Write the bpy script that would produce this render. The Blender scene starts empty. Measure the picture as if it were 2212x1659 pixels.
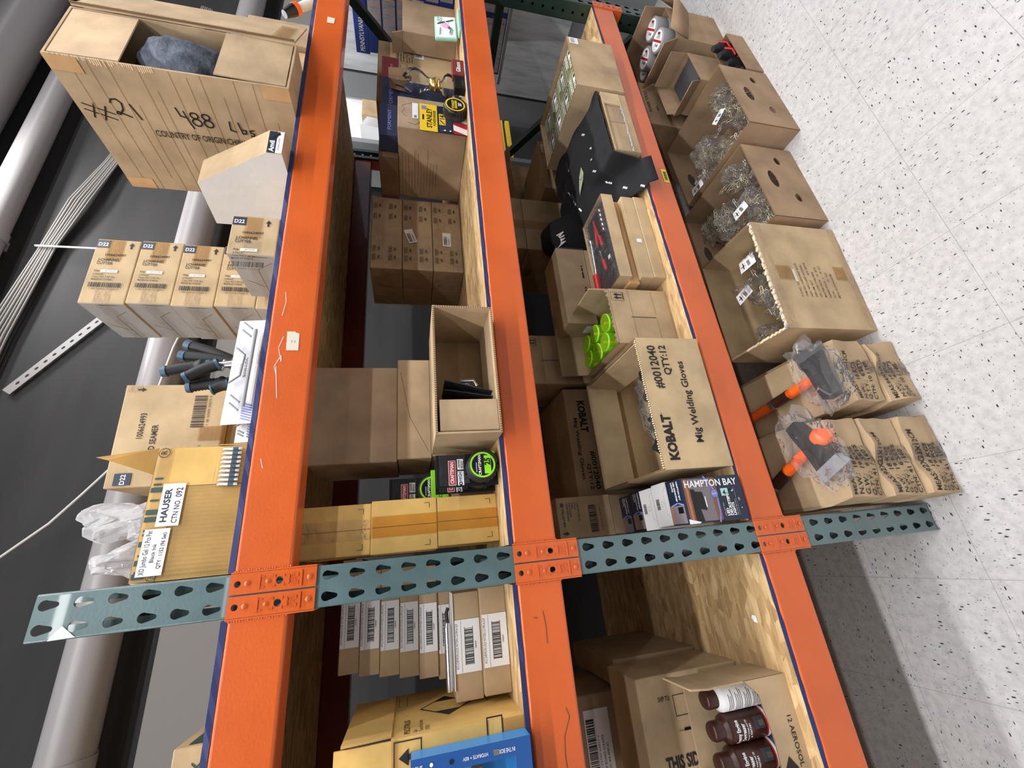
import bpy, bmesh, math, random
from mathutils import Vector, Matrix, noise
from mathutils.geometry import tessellate_polygon
SC = bpy.context.scene
COL = SC.collection
PI = math.pi
R = math.radians
# ------------------------------------------------------------------ camera
cd = bpy.data.cameras.new('camera')
cd.sensor_fit = 'HORIZONTAL'; cd.sensor_width = 36.0; cd.lens = 36.0 * 891.945 / 2212.0
cd.clip_start = 0.02; cd.clip_end = 60
cam = bpy.data.objects.new('camera', cd); COL.objects.link(cam)
_r = ((-0.10029555, -0.21673317, -0.97106516), (-0.91837558, 0.39565571, 0.00654669), (0.38278859, 0.89245913, -0.23872495))
cam.matrix_world = Matrix(((_r[0][0], -_r[1][0], -_r[2][0], 0.05476),
                           (_r[0][1], -_r[1][1], -_r[2][1], -0.97101),
                           (_r[0][2], -_r[1][2], -_r[2][2], 1.49810), (0, 0, 0, 1)))
SC.camera = cam
# ------------------------------------------------------------------ world, lamps, exposure
SC.view_settings.view_transform = 'Standard'; SC.view_settings.look = 'None'
SC.view_settings.gamma = 1; SC.view_settings.use_curve_mapping = False
SC.view_settings.exposure = 0.0
w = bpy.data.worlds.new('world'); SC.world = w; w.use_nodes = True
w.node_tree.nodes['Background'].inputs[0].default_value = (0.80, 0.86, 1.0, 1)
w.node_tree.nodes['Background'].inputs[1].default_value = 0.035
def tube_lamp(x, y, z, length, power, width=0.12):
    l = bpy.data.lights.new('strip_lamp', 'AREA'); l.shape = 'RECTANGLE'; l.size = length; l.size_y = width
    l.energy = power; l.color = (1.0, 0.99, 0.985)
    o = bpy.data.objects.new('strip_lamp', l); COL.objects.link(o); o.location = (x, y, z)
    return o
tube_lamp(2.15, 1.02, 4.0, 0.9, 30)  # short unseen lamp added behind the rack to brighten the laminate display panel
tube_lamp(2.6, -0.50, 4.3, 7.0, 155)
tube_lamp(-0.5, -1.95, 4.3, 14.0, 345)
tube_lamp(-1.0, -3.6, 4.3, 15.0, 210)
tube_lamp(-1.0, -7.0, 4.3, 15.0, 90)
# ------------------------------------------------------------------ materials
MATS = {}
def lin(c):
    return tuple((v / 255 / 12.92) if v <= 10 else ((v / 255 + 0.055) / 1.055) ** 2.4 for v in c) + (1,)
def mat(name, rgb, rough=0.5, metal=0.0, coat=0.0, spec=0.5, em=0):
    m = bpy.data.materials.new(name); m.use_nodes = True
    b = m.node_tree.nodes['Principled BSDF']
    b.inputs['Base Color'].default_value = lin(rgb); b.inputs['Roughness'].default_value = rough
    b.inputs['Metallic'].default_value = metal; b.inputs['Coat Weight'].default_value = coat
    b.inputs['Specular IOR Level'].default_value = spec
    MATS[name] = m
    return m, m.node_tree, b
def nd(nt, t, **k):
    n = nt.nodes.new(t)
    for a, v in k.items(): setattr(n, a, v)
    return n
def coords(nt, scale=(1, 1, 1), kind='Object', rot=(0, 0, 0)):
    tc = nd(nt, 'ShaderNodeTexCoord'); mp = nd(nt, 'ShaderNodeMapping')
    mp.inputs['Scale'].default_value = scale; mp.inputs['Rotation'].default_value = rot
    nt.links.new(tc.outputs[kind], mp.inputs[0]); return mp.outputs[0]
def noise_tex(nt, vec, sc, det=3, rough=.5):
    n = nd(nt, 'ShaderNodeTexNoise'); n.inputs['Scale'].default_value = sc; n.inputs['Detail'].default_value = det
    n.inputs['Roughness'].default_value = rough
    nt.links.new(vec, n.inputs['Vector']); return n.outputs['Fac']
def ramp(nt, fac, stops):
    r = nd(nt, 'ShaderNodeValToRGB'); e = r.color_ramp.elements
    e[0].position, e[0].color = stops[0][0], stops[0][1]; e[1].position, e[1].color = stops[1][0], stops[1][1]
    for p, c in stops[2:]:
        x = e.new(p); x.color = c
    nt.links.new(fac, r.inputs[0]); return r.outputs[0]
def mixc(nt, fac, a, b, mode='MIX'):
    m = nd(nt, 'ShaderNodeMix', data_type='RGBA', blend_type=mode)
    for s, v in ((0, fac), (6, a), (7, b)):
        if hasattr(v, 'links'): nt.links.new(v, m.inputs[s])
        else: m.inputs[s].default_value = v
    return m.outputs[2]
def bump(nt, b, h, st=0.3, dist=0.01):
    n = nd(nt, 'ShaderNodeBump'); n.inputs['Strength'].default_value = st; n.inputs['Distance'].default_value = dist
    nt.links.new(h, n.inputs['Height']); nt.links.new(n.outputs[0], b.inputs['Normal'])
def cardmat(name, rgb, ribs=0.0, stain=0.12):
    m, nt, b = mat(name, rgb, 0.78, spec=0.25)
    v = coords(nt)
    n1 = noise_tex(nt, v, 9, 4); n2 = noise_tex(nt, v, 900, 2)
    c = lin(rgb); d = tuple(x * (1 - 2.0 * stain) for x in c[:3]) + (1,); l = tuple(min(1, x * (1 + stain)) for x in c[:3]) + (1,)
    c1 = ramp(nt, n1, [(0.3, d), (0.7, l)])
    c2 = ramp(nt, n2, [(0.35, (0.93, 0.925, 0.92, 1)), (0.6, (1, 1, 1, 1))])
    nt.links.new(mixc(nt, 1.0, c1, c2, 'MULTIPLY'), b.inputs['Base Color'])
    if ribs:
        wv = nd(nt, 'ShaderNodeTexWave', bands_direction='X'); wv.inputs['Scale'].default_value = ribs; wv.inputs['Distortion'].default_value = .6
        nt.links.new(v, wv.inputs[0]); bump(nt, b, wv.outputs[1], .5, .002)
    else:
        bump(nt, b, noise_tex(nt, v, 14, 3), .25, .01)
    return m
cardmat('card', (186, 161, 128)); cardmat('card_b', (172, 148, 122)); cardmat('card_c', (198, 173, 136))
cardmat('card_grey', (176, 174, 172), stain=.06); cardmat('card_v', (168, 141, 113)); cardmat('card_bright', (212, 184, 150)); cardmat('card_yellow', (222, 182, 108)); cardmat('card_rib', (205, 172, 116), ribs=38)
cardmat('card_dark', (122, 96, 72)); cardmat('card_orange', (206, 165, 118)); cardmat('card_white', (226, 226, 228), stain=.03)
mat('card_shade', (150, 124, 94), .8); mat('card_edge', (120, 92, 62), .9); mat('fluting', (225, 200, 165), .9)
def paint(name, rgb, rough=.3, dirt=(.7, .45), scuff=True):
    m, nt, b = mat(name, rgb, rough, coat=.35)
    v = coords(nt)
    n = noise_tex(nt, v, 5, 5); c = lin(rgb); d = tuple(x * dirt[0] for x in c[:3]) + (1,)
    c1 = ramp(nt, n, [(0.35, d), (0.6, c)])
    s = noise_tex(nt, coords(nt, (60, 60, 160)), 1.3, 2)
    c2 = ramp(nt, s, [(0.76, (1, 1, 1, 1)), (0.80, (.35, .25, .22, 1))])
    nt.links.new(mixc(nt, 1.0, c1, c2, 'MULTIPLY'), b.inputs['Base Color'])
    bump(nt, b, noise_tex(nt, v, 160, 2), .12, .002)
    return m
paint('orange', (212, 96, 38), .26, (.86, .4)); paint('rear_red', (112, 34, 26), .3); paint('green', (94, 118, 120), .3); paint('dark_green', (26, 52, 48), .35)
mat('weld', (200, 92, 34), .45); mat('blue_edge', (34, 46, 100), .6); mat('rust', (120, 60, 40), .8)
mat('maroon_dark', (62, 34, 28), .3); mat('olive_dark', (70, 62, 34), .35); mat('ink', (30, 26, 26), .6); mat('ink_soft', (92, 74, 56), .7); mat('white', (238, 238, 240), .5); mat('label_white', (236, 236, 238), .45)
mat('off_white', (214, 208, 190), .6); mat('navy', (28, 40, 60), .3); mat('navy_card', (44, 50, 76), .45); mat('red', (176, 30, 38), .4)
mat('maroon', (120, 44, 46), .45); mat('yellow', (238, 200, 48), .35); mat('lime', (146, 226, 42), .4); mat('black', (16, 16, 18), .35)
mat('rubber', (26, 28, 32), .55); mat('steel_blue', (58, 92, 116), .4); mat('grey_dark', (60, 62, 66), .5); mat('silver', (200, 200, 205), .25, .9)
mat('brass', (214, 178, 110), .25, .9); mat('mint', (150, 206, 186), .4); mat('pink', (222, 150, 186), .4); mat('violet', (120, 130, 200), .4)
mat('orange_plastic', (240, 100, 30), .35); mat('sky', (60, 150, 220), .35); mat('royal', (38, 84, 150), .35); mat('amber', (214, 150, 40), .35)
mat('tape_grey', (140, 142, 146), .45); mat('bulb_grey', (120, 118, 124), .4); mat('wood_pic', (128, 84, 58), .4); mat('pic_grey', (120, 112, 116), .3)
mat('copper_pic', (176, 116, 84), .4); mat('olive', (108, 112, 72), .5); mat('tag_green', (176, 184, 160), .6); mat('tile_blue', (46, 66, 140), .5)
mat('green_ink', (30, 70, 62), .5); mat('yellow_sticker', (232, 222, 70), .5); mat('cord_white', (208, 206, 204), .5); mat('aqua', (170, 214, 206), .4)
m, nt, b = mat('steel_pin', (206, 198, 168), .35, .55)
m, nt, b = mat('cloth', (20, 21, 25), .9); bump(nt, b, noise_tex(nt, coords(nt), 400, 2), .3, .002)
m, nt, b = mat('grey_cloth', (84, 94, 110), .95)
nt.links.new(ramp(nt, noise_tex(nt, coords(nt), 30, 5), [(.3, lin((62, 70, 82))), (.7, lin((100, 108, 120)))]), b.inputs['Base Color'])
bump(nt, b, noise_tex(nt, coords(nt), 60, 4), .6, .01)
def film(name, tint, gloss=.28, bs=60, haze=.06, body=(.8, .8, .82, 1), bd=.02):
    m = bpy.data.materials.new(name); m.use_nodes = True; nt = m.node_tree; nt.nodes.clear(); MATS[name] = m
    o = nd(nt, 'ShaderNodeOutputMaterial'); t = nd(nt, 'ShaderNodeBsdfTransparent'); t.inputs[0].default_value = tint
    g = nd(nt, 'ShaderNodeBsdfGlossy'); g.inputs['Roughness'].default_value = .10; g.inputs[0].default_value = (1, 1, 1, 1)
    df = nd(nt, 'ShaderNodeBsdfDiffuse'); df.inputs[0].default_value = body
    v = coords(nt); n = noise_tex(nt, v, bs, 3, .6)
    bp = nd(nt, 'ShaderNodeBump'); bp.inputs['Strength'].default_value = 1; bp.inputs['Distance'].default_value = bd
    nt.links.new(n, bp.inputs['Height']); nt.links.new(bp.outputs[0], g.inputs['Normal'])
    fr = nd(nt, 'ShaderNodeLayerWeight'); fr.inputs[0].default_value = gloss; nt.links.new(bp.outputs[0], fr.inputs['Normal'])
    m1 = nd(nt, 'ShaderNodeMixShader'); nt.links.new(fr.outputs['Fresnel'], m1.inputs[0]); nt.links.new(t.outputs[0], m1.inputs[1]); nt.links.new(g.outputs[0], m1.inputs[2])
    m2 = nd(nt, 'ShaderNodeMixShader'); m2.inputs[0].default_value = haze; nt.links.new(m1.outputs[0], m2.inputs[1]); nt.links.new(df.outputs[0], m2.inputs[2])
    nt.links.new(m2.outputs[0], o.inputs[0]); return m
film('film', (.98, .98, .985, 1), .16, 20, .05); film('film_wrap', (.98, .97, .96, 1), .14, 34, .04, bd=.012); film('tape', (.88, .78, .62, 1), .06, 30, .04, bd=.003)
film('tape_clear', (.98, .96, .94, 1), .05, 40, .05, bd=.004); film('glass', (.94, .95, .96, 1), .2, 2, .0); film('clamshell', (.99, .99, 1, 1), .07, 10, .01, bd=.006)
film('bag', (.97, .97, .98, 1), .18, 22, .38); film('lime_clear', (.70, .92, .16, 1), .10, 4, .28, (.50, .78, .04, 1), bd=.002); film('tape_brown', (.88, .72, .42, 1), .05, 30, .02, bd=.003)
# oriented strand board
def osb(name, base, axis=1.0):
    m, nt, b = mat(name, base, .75, spec=.2)
    v = coords(nt)
    wn = nd(nt, 'ShaderNodeTexNoise'); wn.inputs['Scale'].default_value = 3; nt.links.new(v, wn.inputs['Vector'])
    add = nd(nt, 'ShaderNodeVectorMath', operation='MULTIPLY_ADD'); add.inputs[1].default_value = (.10, .10, .10)
    nt.links.new(wn.outputs['Color'], add.inputs[0]); nt.links.new(v, add.inputs[2])
    cols = []
    for rot, sc, seed in ((0.5, (20, 52, 10), 0), (-0.9, (20, 54, 10), 5.3), (1.5, (18, 60, 10), 9.1)):
        mp = nd(nt, 'ShaderNodeMapping'); mp.inputs['Rotation'].default_value = (0, 0, rot); mp.inputs['Scale'].default_value = sc; mp.inputs['Location'].default_value = (seed, seed, 0)
        nt.links.new(add.outputs[0], mp.inputs[0])
        vo = nd(nt, 'ShaderNodeTexVoronoi'); vo.inputs['Scale'].default_value = 1.0; nt.links.new(mp.outputs[0], vo.inputs['Vector'])
        sp = nd(nt, 'ShaderNodeSeparateColor'); nt.links.new(vo.outputs['Color'], sp.inputs[0]); cols.append(sp)
    a = ramp(nt, cols[0].outputs[0], [(0, lin((156, 126, 86))), (.2, lin((184, 152, 108))), (.7, lin((202, 172, 126))), (1, lin((222, 196, 152)))])
    c = ramp(nt, cols[1].outputs[1], [(0, lin((160, 128, 86))), (.4, lin((190, 158, 112))), (1, lin((212, 182, 136)))])
    x = mixc(nt, cols[2].outputs[0], a, c)
    g = noise_tex(nt, coords(nt, (16, 130, 16), rot=(0, 0, .5)), 1, 4)
    x = mixc(nt, 1.0, x, ramp(nt, g, [(.3, (.80, .77, .72, 1)), (.6, (1, 1, 1, 1))]), 'MULTIPLY')
    nt.links.new(x, b.inputs['Base Color']); bump(nt, b, cols[0].outputs[1], .25, .003)
osb('osb', (196, 162, 112))
# floor: speckled vinyl composition tile
m, nt, b = mat('floor_tile', (214, 212, 212), .26, spec=.4)
v = coords(nt)
mpn = coords(nt, (1, 1, 1))
bk = nd(nt, 'ShaderNodeTexBrick'); bk.offset = 0; bk.squash = 1
for k, val in (('Scale', 1.0), ('Mortar Size', .0007), ('Brick Width', .3048), ('Row Height', .3048), ('Bias', 0.0)): bk.inputs[k].default_value = val
bk.inputs['Color1'].default_value = (0, 0, 0, 1); bk.inputs['Color2'].default_value = (1, 1, 1, 1)
mp0 = nd(nt, 'ShaderNodeMapping'); mp0.inputs['Location'].default_value = (.131, .058, 0); nt.links.new(v, mp0.inputs[0]); nt.links.new(mp0.outputs[0], bk.inputs[0])
ck = nd(nt, 'ShaderNodeTexChecker'); ck.inputs['Scale'].default_value = 1 / .3048; nt.links.new(mp0.outputs[0], ck.inputs[0])
base = ramp(nt, noise_tex(nt, v, 45, 6, .65), [(.28, lin((172, 170, 171))), (.5, lin((190, 188, 189))), (.68, lin((200, 198, 198)))])
base = mixc(nt, 1.0, base, ramp(nt, noise_tex(nt, v, 2.2, 3), [(.3, (.93, .93, .92, 1)), (.7, (1, 1, 1, 1))]), 'MULTIPLY')
def flecks(sx, sy, thr, soft, rot):
    vv = coords(nt, (sx, sy, 1), rot=(0, 0, rot))
    vo = nd(nt, 'ShaderNodeTexVoronoi'); vo.inputs['Scale'].default_value = 1; nt.links.new(vv, vo.inputs['Vector'])
    nn = nd(nt, 'ShaderNodeMath', operation='MULTIPLY_ADD'); nn.inputs[1].default_value = .22; nt.links.new(noise_tex(nt, v, 260, 2), nn.inputs[0]); nt.links.new(vo.outputs['Distance'], nn.inputs[2])
    sp = nd(nt, 'ShaderNodeSeparateColor'); nt.links.new(vo.outputs['Color'], sp.inputs[0])
    th = nd(nt, 'ShaderNodeMath', operation='MULTIPLY_ADD'); th.inputs[1].default_value = thr; th.inputs[2].default_value = -.0; nt.links.new(sp.outputs[0], th.inputs[0])
    df = nd(nt, 'ShaderNodeMath', operation='SUBTRACT'); nt.links.new(nn.outputs[0], df.inputs[0]); nt.links.new(th.outputs[0], df.inputs[1])
    return ramp(nt, df.outputs[0], [(soft, (0, 0, 0, 1)), (soft + .03, (1, 1, 1, 1))])
fl1 = mixc(nt, ck.outputs[1], flecks(44, 120, .30, .02, 0.25), flecks(120, 44, .30, .02, 0.2))
x = mixc(nt, fl1, lin((58, 56, 68)), base)
fl2 = mixc(nt, ck.outputs[1], flecks(90, 190, .26, .05, .25), flecks(190, 90, .26, .05, .2))
x = mixc(nt, fl2, lin((128, 126, 132)), x)
x = mixc(nt, bk.outputs['Fac'], x, lin((150, 147, 146)))
nt.links.new(x, b.inputs['Base Color'])
# painted wall, pipes, marble-like laminate
m, nt, b = mat('wall', (112, 112, 116), .8)
nt.links.new(ramp(nt, noise_tex(nt, coords(nt, (.6, 1, 3)), 2, 5), [(.3, lin((37, 36, 37))), (.7, lin((50, 49, 50)))]), b.inputs['Base Color'])
m, nt, b = mat('pipe', (152, 148, 150), .35)
m, nt, b = mat('pale_laminate', (170, 174, 178), .5)
nt.links.new(ramp(nt, noise_tex(nt, coords(nt, (2, 9, 1.6)), 2.2, 6, .6), [(.3, lin((168, 172, 176))), (.5, lin((214, 218, 222))), (.7, lin((232, 235, 238)))]), b.inputs['Base Color'])
m, nt, b = mat('trim_grey', (124, 121, 118), .7)
m, nt, b = mat('grey_panel', (148, 152, 156), .5)
m, nt, b = mat('tile_photo', (150, 146, 150), .5)
nt.links.new(ramp(nt, noise_tex(nt, coords(nt, (3, 40, 6)), 2, 6, .6), [(.3, lin((150, 144, 150))), (.5, lin((188, 188, 198))), (.62, lin((206, 170, 160))), (.75, lin((216, 216, 224)))]), b.inputs['Base Color'])
# ------------------------------------------------------------------ mesh builder
class MB:
    def __init__(s, name):
        s.name = name; s.v = []; s.f = []; s.fm = []; s.m = []; s.M = Matrix.Identity(4); s.smooth = set(); s.children = []; s.props = {}; s.mods = []; s.own = 0
    def mi(s, m):
        if m not in s.m: s.m.append(m)
        return s.m.index(m)
    def add(s, vs, fs, m, smooth=False):
        o = len(s.v); s.v += [tuple(s.M @ Vector(v)) for v in vs]; k = s.mi(m)
        for f in fs:
            if smooth: s.smooth.add(len(s.f))
            s.f.append([i + o for i in f]); s.fm.append(k)
    def box(s, x0, x1, y0, y1, z0, z1, m='card', c=0.0):
        if c <= 0:
            vs = [(x, y, z) for x in (x0, x1) for y in (y0, y1) for z in (z0, z1)]
            s.add(vs, [(0, 1, 3, 2), (4, 6, 7, 5), (0, 4, 5, 1), (2, 3, 7, 6), (0, 2, 6, 4), (1, 5, 7, 3)], m); return
        bm = bmesh.new(); bmesh.ops.create_cube(bm, size=1)
        for v in bm.verts: v.co = Vector(((x0 + x1) / 2 + v.co.x * (x1 - x0), (y0 + y1) / 2 + v.co.y * (y1 - y0), (z0 + z1) / 2 + v.co.z * (z1 - z0)))
        bmesh.ops.bevel(bm, geom=bm.edges[:], offset=c, segments=2, profile=.5, affect='EDGES')
        s.bm(bm, m)
    def bm(s, bm, m, smooth=False):
        bm.verts.index_update(); s.add([v.co[:] for v in bm.verts], [[v.index for v in f.verts] for f in bm.faces], m, smooth); bm.free()
    def slab(s, O, U, V, t, m='card'):
        O, U, V = Vector(O), Vector(U), Vector(V); N = U.cross(V).normalized() * t
        vs = [O, O + U, O + U + V, O + V, O + N, O + U + N, O + U + V + N, O + V + N]
        s.add(vs, [(3, 2, 1, 0), (4, 5, 6, 7), (0, 1, 5, 4), (1, 2, 6, 5), (2, 3, 7, 6), (3, 0, 4, 7)], m)
    def prism(s, pts, z0, z1, m, flip=False):
        n = len(pts); vs = [(x, y, z0) for x, y in pts] + [(x, y, z1) for x, y in pts]
        s.add(vs, [list(range(n))[::-1], list(range(n, 2 * n))] + [(i, (i + 1) % n, n + (i + 1) % n, n + i) for i in range(n)], m)
    def tube(s, pts, r, m, n=8, caps=True, smooth=True):
        pts = [Vector(p) for p in pts]; rs = r if isinstance(r, (list, tuple)) else [r] * len(pts); vs = []; up = None
        for i, p in enumerate(pts):
            t = (pts[min(i + 1, len(pts) - 1)] - pts[max(i - 1, 0)]).normalized()
            if up is None: up = t.orthogonal().normalized()
            up = (up - t * up.dot(t)); up = up.normalized() if up.length > 1e-6 else t.orthogonal().normalized(); b_ = t.cross(up)
            for k in range(n):
                a = 2 * PI * k / n; vs.append(p + (up * math.cos(a) + b_ * math.sin(a)) * rs[i])
        fs = [(i * n + k, i * n + (k + 1) % n, (i + 1) * n + (k + 1) % n, (i + 1) * n + k) for i in range(len(pts) - 1) for k in range(n)]
        s.add(vs, fs, m, smooth)
        if caps: s.add(vs[:n], [list(range(n))[::-1]], m); s.add(vs[-n:], [list(range(n))], m)
    def lathe(s, prof, m, n=32, c=(0, 0, 0), smooth=True):
        vs = [(c[0] + r * math.cos(2 * PI * k / n), c[1] + r * math.sin(2 * PI * k / n), c[2] + z) for r, z in prof for k in range(n)]
        s.add(vs, [(i * n + k, i * n + (k + 1) % n, (i + 1) * n + (k + 1) % n, (i + 1) * n + k) for i in range(len(prof) - 1) for k in range(n)], m, smooth)
    def poly_holes(s, outer, holes, O, U, V, t, m, rim=None):
        """flat sheet with cut-outs: outer and holes are 2D loops, thickness t against U x V"""
        O, U, V = Vector(O), Vector(U), Vector(V); N = U.cross(V).normalized()
        loops = [[Vector((a, b, 0)) for a, b in outer]] + [[Vector((a, b, 0)) for a, b in h] for h in holes]
        flat = [p for l in loops for p in l]; tri = tessellate_polygon(loops)
        P = [O + U * p.x + V * p.y for p in flat]; n = len(P); vs = P + [p - N * t for p in P]
        fs = []
        for a, b_, c_ in tri:
            if (flat[b_] - flat[a]).cross(flat[c_] - flat[a]).z < 0: a, c_ = c_, a
            fs += [(a, b_, c_), (n + c_, n + b_, n + a)]
        s.add(vs, fs, m); k = 0; fr = []
        for l in loops:
            L = len(l)
            fr += [(k + i, n + k + i, n + k + (i + 1) % L, k + (i + 1) % L) for i in range(L)]; k += L
        s.add(vs, fr, rim or m)
    def crumple(s, amt, sc, seed=0, keep=None):
        for i, v in enumerate(s.v):
            p = Vector(v); d = noise.noise_vector(p * sc + Vector((seed, seed * 1.7, seed * .3)))
            if keep is not None and p.z < keep: d.z = 0
            s.v[i] = tuple(p + d * amt)
    def obj(s, parent):
        me = bpy.data.meshes.new(s.name); me.from_pydata(s.v, [], s.f); me.update()
        for k in s.m: me.materials.append(MATS[k])
        me.polygons.foreach_set('material_index', s.fm)
        if s.smooth: me.polygons.foreach_set('use_smooth', [i in s.smooth for i in range(len(s.f))])
        o = bpy.data.objects.new(s.name, me); COL.objects.link(o); o.parent = parent
        for k, v in s.props.items(): o[k] = v
        for fn in s.mods: fn(o)
        for c in s.children: c.obj(o)
        return o
# text outlines, cached
TX = {}
def text_poly(string, bold):
    k = (string, bold)
    if k not in TX:
        c = bpy.data.curves.new('t', 'FONT'); c.body = string; c.size = 1; c.offset = bold; c.resolution_u = 2
        o = bpy.data.objects.new('t', c); COL.objects.link(o)
        me = bpy.data.meshes.new_from_object(o.evaluated_get(bpy.context.evaluated_depsgraph_get()))
        vs = [v.co.to_2d() for v in me.vertices]; fs = [list(p.vertices) for p in me.polygons]
        for f in fs:
            a, b_, c_ = (vs[i] for i in f[:3])
            if (b_ - a).cross(c_ - a) < 0: f.reverse()
        bpy.data.objects.remove(o); bpy.data.curves.remove(c); bpy.data.meshes.remove(me)
        x0 = min([v.x for v in vs] or [0]); TX[k] = ([Vector((v.x - x0, v.y)) for v in vs], fs)
    return TX[k]
CAP = None
def cap():
    global CAP
    if CAP is None:
        v, f = text_poly('H', 0.0); CAP = max(p.y for p in v)
    return CAP
LIFT = [0]
class Canvas:
    """a sheet in space: O corner, U reading direction, V up, metres"""
    def __init__(s, mb, O, U, V):
        s.mb = mb; s.O = Vector(O); s.U = Vector(U).normalized(); s.V = Vector(V).normalized(); s.N = s.U.cross(s.V); s.k = 0
    def P(s, a, b): return s.O + s.U * a + s.V * b + s.N * (0.0005 + 0.00015 * s.k)
    def sub(s, a, b, deg):
        c, d = math.cos(R(deg)), math.sin(R(deg)); n = Canvas(s.mb, s.O + s.U * a + s.V * b, s.U * c + s.V * d, s.V * c - s.U * d); n.k = s.k; return n
    def poly(s, pts, m):
        s.k += 1; s.mb.add([s.P(*p) for p in pts], [list(range(len(pts)))], m); return s
    def rect(s, a, b, w, h, m): return s.poly([(a, b), (a + w, b), (a + w, b + h), (a, b + h)], m)
    def frame(s, a, b, w, h, t, m):
        s.rect(a, b, w, t, m); s.rect(a, b + h - t, w, t, m); s.rect(a, b, t, h, m); s.rect(a + w - t, b, t, h, m); return s
    def disc(s, a, b, r, m, ry=None, n=20): return s.poly([(a + r * math.cos(2 * PI * i / n), b + (ry or r) * math.sin(2 * PI * i / n)) for i in range(n)], m)
    def text(s, t, a, b, h, m='ink', w=None, bold=.008, deg=0):
        v, f = text_poly(t, bold)
        if not v: return s
        k = h / cap(); kx = k if w is None else w / max(p.x for p in v)
        s.k += 1; c = s.sub(a, b, deg)
        s.mb.add([c.P(p.x * kx, p.y * k) for p in v], f, m); return s
    def lines(s, n, a, b, h, w, m='ink_soft', gap=1.7, seed=1):
        r = random.Random(seed)
        for i in range(n):
            x = a
            while x < a + w * r.uniform(.8, 1):
                l = h * r.uniform(1, 4); s.rect(x, b - i * h * gap, min(l, a + w - x), h * .8, m); x += l + h * .7
        return s
    def bars(s, a, b, w, h, m='ink', seed=3, deg=0):
        s.k += 1; c = s.sub(a, b, deg); r = random.Random(seed); x = 0; u = w / 90
        while x < w - 3 * u:
            k = r.choice((1, 1, 2, 3)) * u; c.rect(x, 0, k, h, m); c.k -= 1; x += k + r.choice((1, 1, 2, 2)) * u
        return s
    def arrow(s, a, b, h, m='ink', deg=0, wide=.62):
        s.k += 1; c = s.sub(a, b, deg); w = h * wide
        c.poly([(-w * .17, 0), (w * .17, 0), (w * .17, h * .55), (-w * .17, h * .55)], m); c.k -= 1
        c.poly([(-w / 2, h * .52), (w / 2, h * .52), (0, h)], m); return s
    def stroke(s, pts, wd, m='ink'):
        s.k += 1
        for p, q in zip(pts, pts[1:]):
            p, q = Vector(p), Vector(q); d = (q - p)
            if d.length < 1e-6: continue
            n = Vector((-d.y, d.x)).normalized() * wd / 2; e = d.normalized() * wd * .3
            s.mb.add([s.P(*x) for x in (p - n - e, q - n + e, q + n + e, p + n - e)], [(0, 1, 2, 3)], m)
        return s
class T:
    """one thing of the scene; w,d,h its size, local origin at its front left bottom corner"""
    def __init__(s, name, label, cat, x=0, y=0, z=0, w=0, d=0, h=0, yaw=0, group=None, M=None):
        s.name, s.label, s.cat, s.group = name, label, cat, group; s.w, s.d, s.h = w, d, h; s.mbs = []; a = R(yaw)
        s.M = M or (Matrix.Translation((x, y, z)) @ Matrix.Rotation(a, 4, 'Z') @ Matrix.Translation((w / 2, d / 2, 0)))
        s.off = Matrix.Translation((-w / 2, -d / 2, 0)) if M is None else Matrix.Identity(4)
    def part(s, name, label=None, of=None):
        mb = MB(name); mb.M = s.off.copy()
        if label: mb.props['label'] = label
        (of.children if of else s.mbs).append(mb); return mb
    def face(s, mb, side, out=0.0):
        w, d, h = s.w, s.d, s.h
        O, U, V = {'front': ((0, -out, 0), (1, 0, 0), (0, 0, 1)), 'left': ((-out, d, 0), (0, -1, 0), (0, 0, 1)), 'right': ((w + out, 0, 0), (0, 1, 0), (0, 0, 1)),
                   'top': ((0, 0, h + out), (1, 0, 0), (0, 1, 0)), 'bottom': ((0, d, -out), (1, 0, 0), (0, -1, 0)), 'back': ((w, d + out, 0), (-1, 0, 0), (0, 0, 1))}[side]
        return Canvas(mb, O, U, V)
    def end(s):
        if len(s.mbs) == 1:
            mb = s.mbs[0]; mb.name = s.name; mb.props.pop('label', None); r = mb.obj(None); r.matrix_world = s.M
        else:
            r = bpy.data.objects.new(s.name, None); r.empty_display_size = .05; COL.objects.link(r); r.matrix_world = s.M
            for mb in s.mbs: mb.obj(r)
        r['label'] = s.label; r['category'] = s.cat
        if s.group: r['group'] = s.group
        return r
def struct(mb):
    o = mb.obj(None); o['kind'] = 'structure'; return o
def place(root, M, label=None):
    """copy a finished thing with its parts"""
    def cp(o, par):
        c = o.copy(); COL.objects.link(c); c.parent = par
        for ch in [k for k in bpy.data.objects if k.parent == o]: cp(ch, c)
        return c
    c = cp(root, None); c.matrix_world = M
    if label: c['label'] = label
    return c
def crease(mb, w, d, h, m='card_edge'):
    """seam of the closed top flaps of a carton"""
    mb.box(.002, w - .002, d / 2 - .0008, d / 2 + .0008, h - .001, h + .0006, m)
def carton(name, label, x, y, z, w, d, h, yaw=0, m='card', tape=True, group=None, cat='cardboard box', seam=True, c=.0035, tside=('top', 'front'), dent=0):
    t = T(name, label, cat, x, y, z, w, d, h, yaw, group)
    b = t.part('box_body')
    b.box(0, w, 0, d, 0, h, m, c)
    if seam: crease(b, w, d, h)
    t.body = b
    if tape:
        tw = .048; t.face(t.part('packing_tape'), 'top', .0004).rect(0.001, d / 2 - tw / 2, w - .002, tw, 'tape')
        for sd in ('left', 'right'):
            f = t.face(t.part('packing_tape'), sd, .0004); f.rect(d / 2 - tw / 2, h - .06, tw, .059, 'tape')
    return t
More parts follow.
